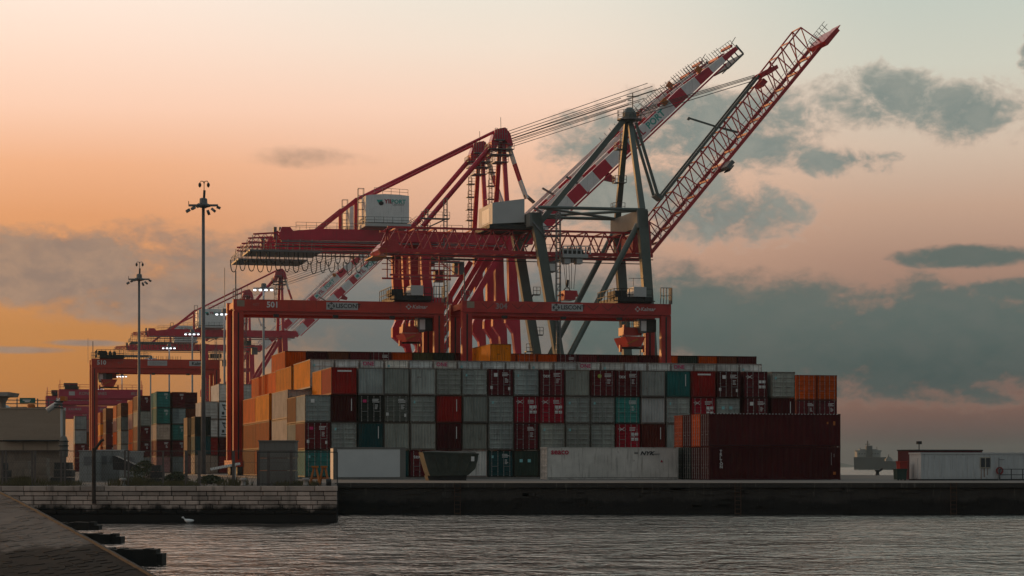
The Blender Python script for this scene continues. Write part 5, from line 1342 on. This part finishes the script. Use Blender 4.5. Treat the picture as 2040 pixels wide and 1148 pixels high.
# flat beige block behind the fence
Y = 178.0; k = Y/F; xa, xb = (-90-1020)*k, (123-1020)*k; zr, ze = CZ+(HY-815)*k, CZ+(HY-877)*k
shd = wthing('warehouse_shed', Vector((xb, Y, 0)), 'flat-topped beige clad shed behind the fence at the left', 'shed')
M_SHED = mat('beige_cladding', (.36,.28,.21), .8, 0, .1, .3, streak=.12); M_SHEDW = mat('dull_shed_wall', (.23,.185,.145), .85, 0, .3, .6, streak=.4)
xq = (121-1020)/F*(Y+9); MB().add([(xa,Y+.6,0),(xb-.1,Y+.6,0),(xq,Y+9,0),(xa,Y+9,0),(xa,Y+.6,zr-.02),(xb-.1,Y+.6,zr-.02),(xq,Y+9,zr-.02),(xa,Y+9,zr-.02)], [(0,1,5,4),(1,2,6,5),(4,5,6,7),(2,3,7,6)]).build('wall', M_SHEDW, shd)
nb_ = 15
for i in range(nb_):
    z0 = ze+(zr-ze)*i/nb_; MB().add([(xa,Y,z0),(xb,Y,z0),(xb,Y+.045,z0+(zr-ze)/nb_),(xa,Y+.045,z0+(zr-ze)/nb_),(xa,Y+.6,z0),(xb,Y+.6,z0),(xb,Y+.6,z0+(zr-ze)/nb_),(xa,Y+.6,z0+(zr-ze)/nb_)], [(0,1,2,3),(4,5,1,0),(1,5,6,2),(3,2,6,7)]).build('cladding_board', M_SHED, shd)
MB().box(xa, xb+.06, Y-.04, Y+.7, zr+.002, zr+.1).build('parapet', M_SHED, shd)
MB().box((8-1020)*k, (118-1020)*k, Y-.45, Y-.01, ze-.1, ze+.02).build('ledge', M_DARK, shd)
MB().box(xa, xb-.1, Y+.1, Y+.598, CZ+(HY-897)*k, ze-.12).build('lower_wall', M_SHED, shd)
for i in range(4): x = xb-1.2-i*1.9; MB().box(x, x+.07, Y+.05, Y+.1, CZ+(HY-897)*k, ze-.12).build('wall_post', M_SHEDW, shd)
# roof-edge clutter: pale pipe, banded vents, railing, sign, beacon, canopy
Y = 176.0; k = Y/F
pp = wthing('pale_pipe', W(92,816,Y), 'pale sloping pipe rising over the end of the shed roof', 'pipe'); MB().tube([W(94,818,Y), W(112,806,Y), W(124,796,Y)], .22, 8).build('pipe_run', M_HOUSE, pp, smooth=True); MB().tube([W(122,800,Y), W(122.5,850,Y), W(123,897,Y)], .09, 8).build('downpipe', M_HOUSE, pp)
for y_ in (800, 806, 812): MB().tube([W(108,y_,Y-.3), W(126,y_+1,Y-.3)], .06, 6).build('clamp_band', M_DARK, pp)
MB().box(W(122,797,Y).x, W(132,797,Y).x, Y-.5, Y+.5, W(122,799,Y).z, W(122,790,Y).z).build('beacon', M_ORANGE, pp)
vt = wthing('vent_stack', Vector((W(126,900,Y).x, Y, 0)), 'banded pale vent stack beside the end of the shed', 'vent'); c = W(127, 897, Y)
MB().lathe(Vector((c.x,Y,0)), [(.2,0),(.2,1.9),(.33,1.95),(.33,3.2),(.22,3.5),(.05,3.6)], 12).build('stack', M_PANEL, vt)
for z in (2.4, 2.75, 3.1): MB().lathe(Vector((c.x,Y,z)), [(.4,0),(.4,.08)], 12).build('band', M_DARK, vt)
Y = 190.0; k = Y/F; a = W(-30, 815, Y); b = W(124, 815, Y)
rl = wthing('roof_walkway', Vector((b.x,Y,0)), 'elevated walkway with dark rails and a small green sign behind the shed', 'walkway')
for y_ in (797, 804, 811): MB().beam(W(-30,y_,Y), W(118,y_+1,Y), .07).build('rail', M_STEEL, rl)
for px in (0, 34, 75, 97, 117): MB().beam(W(px,794,Y), W(px,822,Y), .08).build('post', M_STEEL, rl)
MB().box(W(-30,818,Y).x, W(124,818,Y).x, Y-.6, Y+1.4, 0, W(0,817,Y).z).build('walkway_base', M_SHEDW, rl)
s_ = MB().box(W(40,805,Y).x, W(71,805,Y).x, Y-.15, Y-.1, W(40,803.5,Y).z, W(40,793,Y).z).build('sign_board', mat('green_sign', (.02,.14,.12), .5), rl)
s2 = MB(); 
for x0, x1, y_ in ((46,62,797.5), (50,60,800.5)): s2.box(W(x0,y_,Y).x, W(x1,y_,Y).x, Y-.165, Y-.151, W(x0,y_,Y).z-.04, W(x0,y_,Y).z+.04)
s2.build('sign_marking', M_MARK, s_)
MB().lathe(W(62,817,Y-.4), [(.25,0),(.34,.1),(.34,.4),(.2,.55)], 10).build('beacon', M_ORANGE, rl); c = W(10,817,Y-.3); MB().lathe(c, [(.5,0),(.5,.2),(.2,.4)], 10).build('roof_vent', M_HOUSE, rl)
Y = 182.0; cp = wthing('canopy', Vector((W(4,900,Y).x,Y,0)), 'pale flat canopy on a flared post at the left edge', 'canopy'); a, b = W(-40,782,Y), W(23,782,Y)
MB().add([(a.x,Y-1,a.z),(b.x,Y-1,a.z),(b.x-.15,Y-1,a.z-.32),(a.x,Y-1,a.z-.34),(a.x,Y+3,a.z),(b.x,Y+3,a.z),(b.x-.15,Y+3,a.z-.32),(a.x,Y+3,a.z-.34)], [(3,2,1,0),(4,5,6,7),(0,1,5,4),(1,2,6,5),(2,3,7,6)]).build('roof', M_PALE, cp)
c = W(0,795,Y); MB().lathe(Vector((c.x,Y+1,0)), [(.25,0),(.25,c.z-.3),(.45,c.z+.1),(.7,a.z-.36)], 10).build('column', M_PALE, cp)
# dark clutter behind the fence
cl = [(20, 60, 918, 150, M_SHEDW, 'brown crate pile behind the fence at the left'), (72, 98, 912, 152, mat('pale_board', (.22,.18,.14), .8, 0, .3, 2), 'pale boards leaning behind the fence'), (104, 146, 921, 149, M_DARK, 'dark covered machine behind the fence'), (0, 18, 922, 148, M_DARK, 'dark low box at the left edge behind the fence'), (292, 322, 926, 147, M_DARK, 'dark heap of netting under the shrub')]
for x0, x1, yt, Y, m_, lb in cl:
    a, b = W(x0, yt, Y), W(x1, yt, Y); o_ = wthing('quay_clutter', Vector((a.x,Y,0)), lb, 'clutter', 'clutter behind the fence')
    n_ = 3
    for q in range(n_):
        z0, z1 = a.z*q/n_, a.z*(q+1)/n_-.03; dx_ = random.uniform(-.15,.15); MB().box(a.x+dx_+.1*q, b.x+dx_-.1*q, Y-.3*random.random(), Y+1, z0, z1).build('crate' if m_ is not M_DARK else 'cover', m_, o_)
# ------------------------------------------------------------------ weeds and a shrub on the stone quay
mg = mat('dry_weeds', (.085,.075,.03), .9, 0, .5, 2)
gr = MB()
for i in range(5200):
    px = random.uniform(-10, 640); Y = YL+random.uniform(.6, 8)
    den = .5+.5*math.sin(px*.021+1)+.5*math.sin(px*.057)
    if random.random() > den*.7+.12: continue
    x = (px-1020)*Y/F; h = random.uniform(.12, .4)*(1+.8*max(0, math.sin(px*.03))); dx_ = random.uniform(-.2,.2); w_ = random.uniform(.012,.03)
    gr.add([(x-w_,Y,0),(x+w_,Y,0),(x+dx_*.5+w_*.6,Y+.03,h*.6),(x+dx_,Y+.05,h),(x+dx_*.5-w_*.6,Y+.03,h*.6)], [(0,1,2,4),(4,2,3)])
o = gr.build('grass', mg); o['kind'] = 'stuff'; o['label'] = 'dry weeds growing along the stone quay edge'
def shrub(px, Y, h, wd, lb):
    o = Vector(((px-1020)*Y/F, Y, 0)); s = wthing('shrub', o, lb, 'shrub'); st = MB()
    for k in range(7):
        a = random.uniform(0,6.3); st.tube([o, o+Vector((math.cos(a)*wd*.25,math.sin(a)*wd*.25,h*.5)), o+Vector((math.cos(a)*wd*.5,math.sin(a)*wd*.5,h*.85))], .03, 5, .01)
    st.build('stem', M_FPOST, s); f = MB()
    for k in range(1100):
        a, t_ = random.uniform(0,6.3), random.random()**.5; z = random.uniform(.12,1)*h; rr = wd*.62*t_*math.sin(min(1,z/h)*2.6+.35)
        c = o+Vector((math.cos(a)*rr, math.sin(a)*rr, z)); d = Vector((random.uniform(-1,1),random.uniform(-1,1),random.uniform(-.4,1))).normalized()*random.uniform(.06,.13); e_ = Vector((random.uniform(-1,1),random.uniform(-1,1),random.uniform(-1,1))).cross(d).normalized()*.035
        f.add([c-d, c+e_, c+d, c-e_], [(0,1,2,3)])
    f.build('foliage', mat('shrub_leaves', (.05,.07,.025), .8, 0, .5, 3), s)
shrub(288, 150, 1.55, 1.9, 'bushy green shrub behind the fence beside the white cabin'); shrub(352, 149, .8, 1.4, 'low green shrub behind the fence'); shrub(420, 147, .6, 1.6, 'low dry shrub near the tilted ramp')
# ------------------------------------------------------------------ ships out at sea
def shipbox(root, name, x0, x1, y0, y1, z0, z1, m): return MB().box(x0,x1,y0,y1,z0,z1).build(name, m, root)
Y = 2300.0; k = Y/F; cx = (1733-1020)*k; M_HULL = mat('ship_hull_grey', (.03,.045,.05), .6, 0, .2, .05); M_SUP = mat('ship_white', (.2,.23,.23), .6, 0, .1, .1)
s = wthing('tanker', Vector((cx, Y, WZ)), 'large grey tanker seen end-on out at sea', 'ship')
zz = lambda y_: CZ+(HY-y_)*k
hl = MB(); pr = [(-16, WZ), (16, WZ), (16.5, zz(911)), (-16.5, zz(911))]; n_ = 4
hl.add([(cx+a, Y, z) for a, z in pr]+[(cx*(Y+120)/Y+a*1.02, Y+120, z) for a, z in pr]+[(cx*(Y+190)/Y+a*.4, Y+190, z+2) for a, z in pr], [(0,1,2,3),(3,2,6,7),(1,5,6,2),(0,3,7,4),(7,6,10,11),(5,9,10,6),(4,7,11,8)]); hl.build('hull', M_HULL, s)
sup = shipbox(s, 'superstructure', cx-12, cx+12, Y+6, Y+22, zz(911)+.1, zz(900), M_SUP)
for i in range(2): shipbox(s, 'deck_level', cx-11+i*2, cx+11-i*2, Y+7+i, Y+20, zz(900-i*2.5)+.05, zz(897.5-i*2.5), M_SUP)
shipbox(s, 'bridge_wing', cx-13.5, cx+13.5, Y+9, Y+14, zz(899.9), zz(897), M_SUP); shipbox(s, 'funnel', cx-3, cx+3, Y+3, Y+9, zz(911)+.2, zz(888), M_HULL)
mt = MB(); mt.beam((cx-.5,Y+12,zz(895)), (cx-.5,Y+12,zz(878)), 1.1); mt.beam((cx-3,Y+12,zz(885)), (cx+2,Y+12,zz(885)), .6); mt.beam((cx+9,Y+12,zz(897)), (cx+9,Y+12,zz(890)), .5); mt.beam((cx-8,Y+12,zz(897)), (cx-8,Y+12,zz(892)), .5); mt.build('mast', M_HULL, s)
for i in range(8): shipbox(sup, 'window', cx-10.5+i*2.7, cx-9+i*2.7, Y+5.85, Y+5.99, zz(905), zz(903.5), M_GLASS)
Y2 = 2200.0; k2 = Y2/F; c2 = (1774-1020)*k2; z2 = lambda y_: CZ+(HY-y_)*k2
s = wthing('tugboat', Vector((c2, Y2, WZ)), 'small dark workboat beside the tanker out at sea', 'ship')
hl = MB(); hl.add([(c2-5.2,Y2,WZ),(c2+5.2,Y2,WZ),(c2+5.6,Y2,z2(919)),(c2-5.6,Y2,z2(919)),(c2+4.5,Y2+26,WZ),(c2+13.2,Y2+26,WZ),(c2+13.5,Y2+28,z2(917)),(c2+4.5,Y2+28,z2(917))], [(0,1,2,3),(3,2,6,7),(1,5,6,2),(0,3,7,4)]); hl.build('hull', M_HULL, s)
shipbox(s, 'wheelhouse', c2-3.2, c2+3.2, Y2+8, Y2+15, z2(919)+.1, z2(913.5), M_SUP); shipbox(s, 'upper_bridge', c2-2, c2+2, Y2+9, Y2+13, z2(913.4), z2(911), M_SUP)
mt = MB(); mt.beam((c2,Y2+11,z2(911)), (c2,Y2+11,z2(905)), .5); mt.beam((c2-4,Y2+4,z2(919)), (c2,Y2+11,z2(908)), .3); mt.beam((c2+4,Y2+20,z2(919)), (c2,Y2+11,z2(908)), .3); mt.build('mast', M_HULL, s)
# far shore, a low line beyond the water
sh_ = MB(); pts = []
for i in range(60):
    x = -2600+i*70; pts.append((x, 3.0+9*abs(math.sin(i*.7))*math.exp(-((x-300)/1600)**2)+4*random.random()))
pts = [(x, z if x < 1000 else .3) for x, z in pts if x < 1050]
sh_.add([(x,6600,WZ) for x, z in pts]+[(x,6700,z+WZ) for x, z in pts]+[(x,7200,WZ) for x, z in pts], [(i,i+1,len(pts)+i+1,len(pts)+i) for i in range(len(pts)-1)]+[(len(pts)+i,len(pts)+i+1,2*len(pts)+i+1,2*len(pts)+i) for i in range(len(pts)-1)])
struct(sh_, 'far_hills', mat('far_shore', (.06,.065,.06), .9))
# a gull on the water by the stone quay
gx = W(375, 1036, YL-3.0); g0 = Vector((gx.x, gx.y, WZ))
gl = MB(); prof = [(-.26,.03,.12),(-.18,.075,.11),(-.05,.11,.10),(.08,.10,.11),(.16,.06,.16),(.19,.045,.22),(.22,.055,.27),(.27,.04,.27),(.31,.012,.25)]
rg = []
for x_, rr, zc_ in prof: rg.append([(g0.x-x_*1.3, g0.y+rr*math.cos(a*math.pi/4)*1.2, g0.z+zc_*1.25+rr*math.sin(a*math.pi/4)*1.1) for a in range(8)])
gl.add([p for r_ in rg for p in r_], [(i*8+j, i*8+(j+1)%8, (i+1)*8+(j+1)%8, (i+1)*8+j) for i in range(len(rg)-1) for j in range(8)]+[tuple(range(8))])
o = gl.build('gull', M_WHITE, None, g0, True); o.location = g0; tag(o, 'white gull swimming close to the stone quay wall', 'bird')
# ------------------------------------------------------------------ the air: thin even haze over harbour and sea
hz = MB().box(-9300, 9300, -350, 9300, WZ-5.0, 84.0)
o = hz.build('haze', M_CONC); o['kind'] = 'stuff'
mh = bpy.data.materials.new('haze_air'); mh.use_nodes = True
nt = mh.node_tree
for n in list(nt.nodes): nt.nodes.remove(n)
ou = nt.nodes.new('ShaderNodeOutputMaterial'); pv = nt.nodes.new('ShaderNodeVolumePrincipled')
pv.inputs['Color'].default_value = (.60,.76,.80,1); pv.inputs['Density'].default_value = .00007; pv.inputs['Anisotropy'].default_value = .2
nt.links.new(pv.outputs[0], ou.inputs['Volume'])
o.data.materials.clear(); o.data.materials.append(mh)
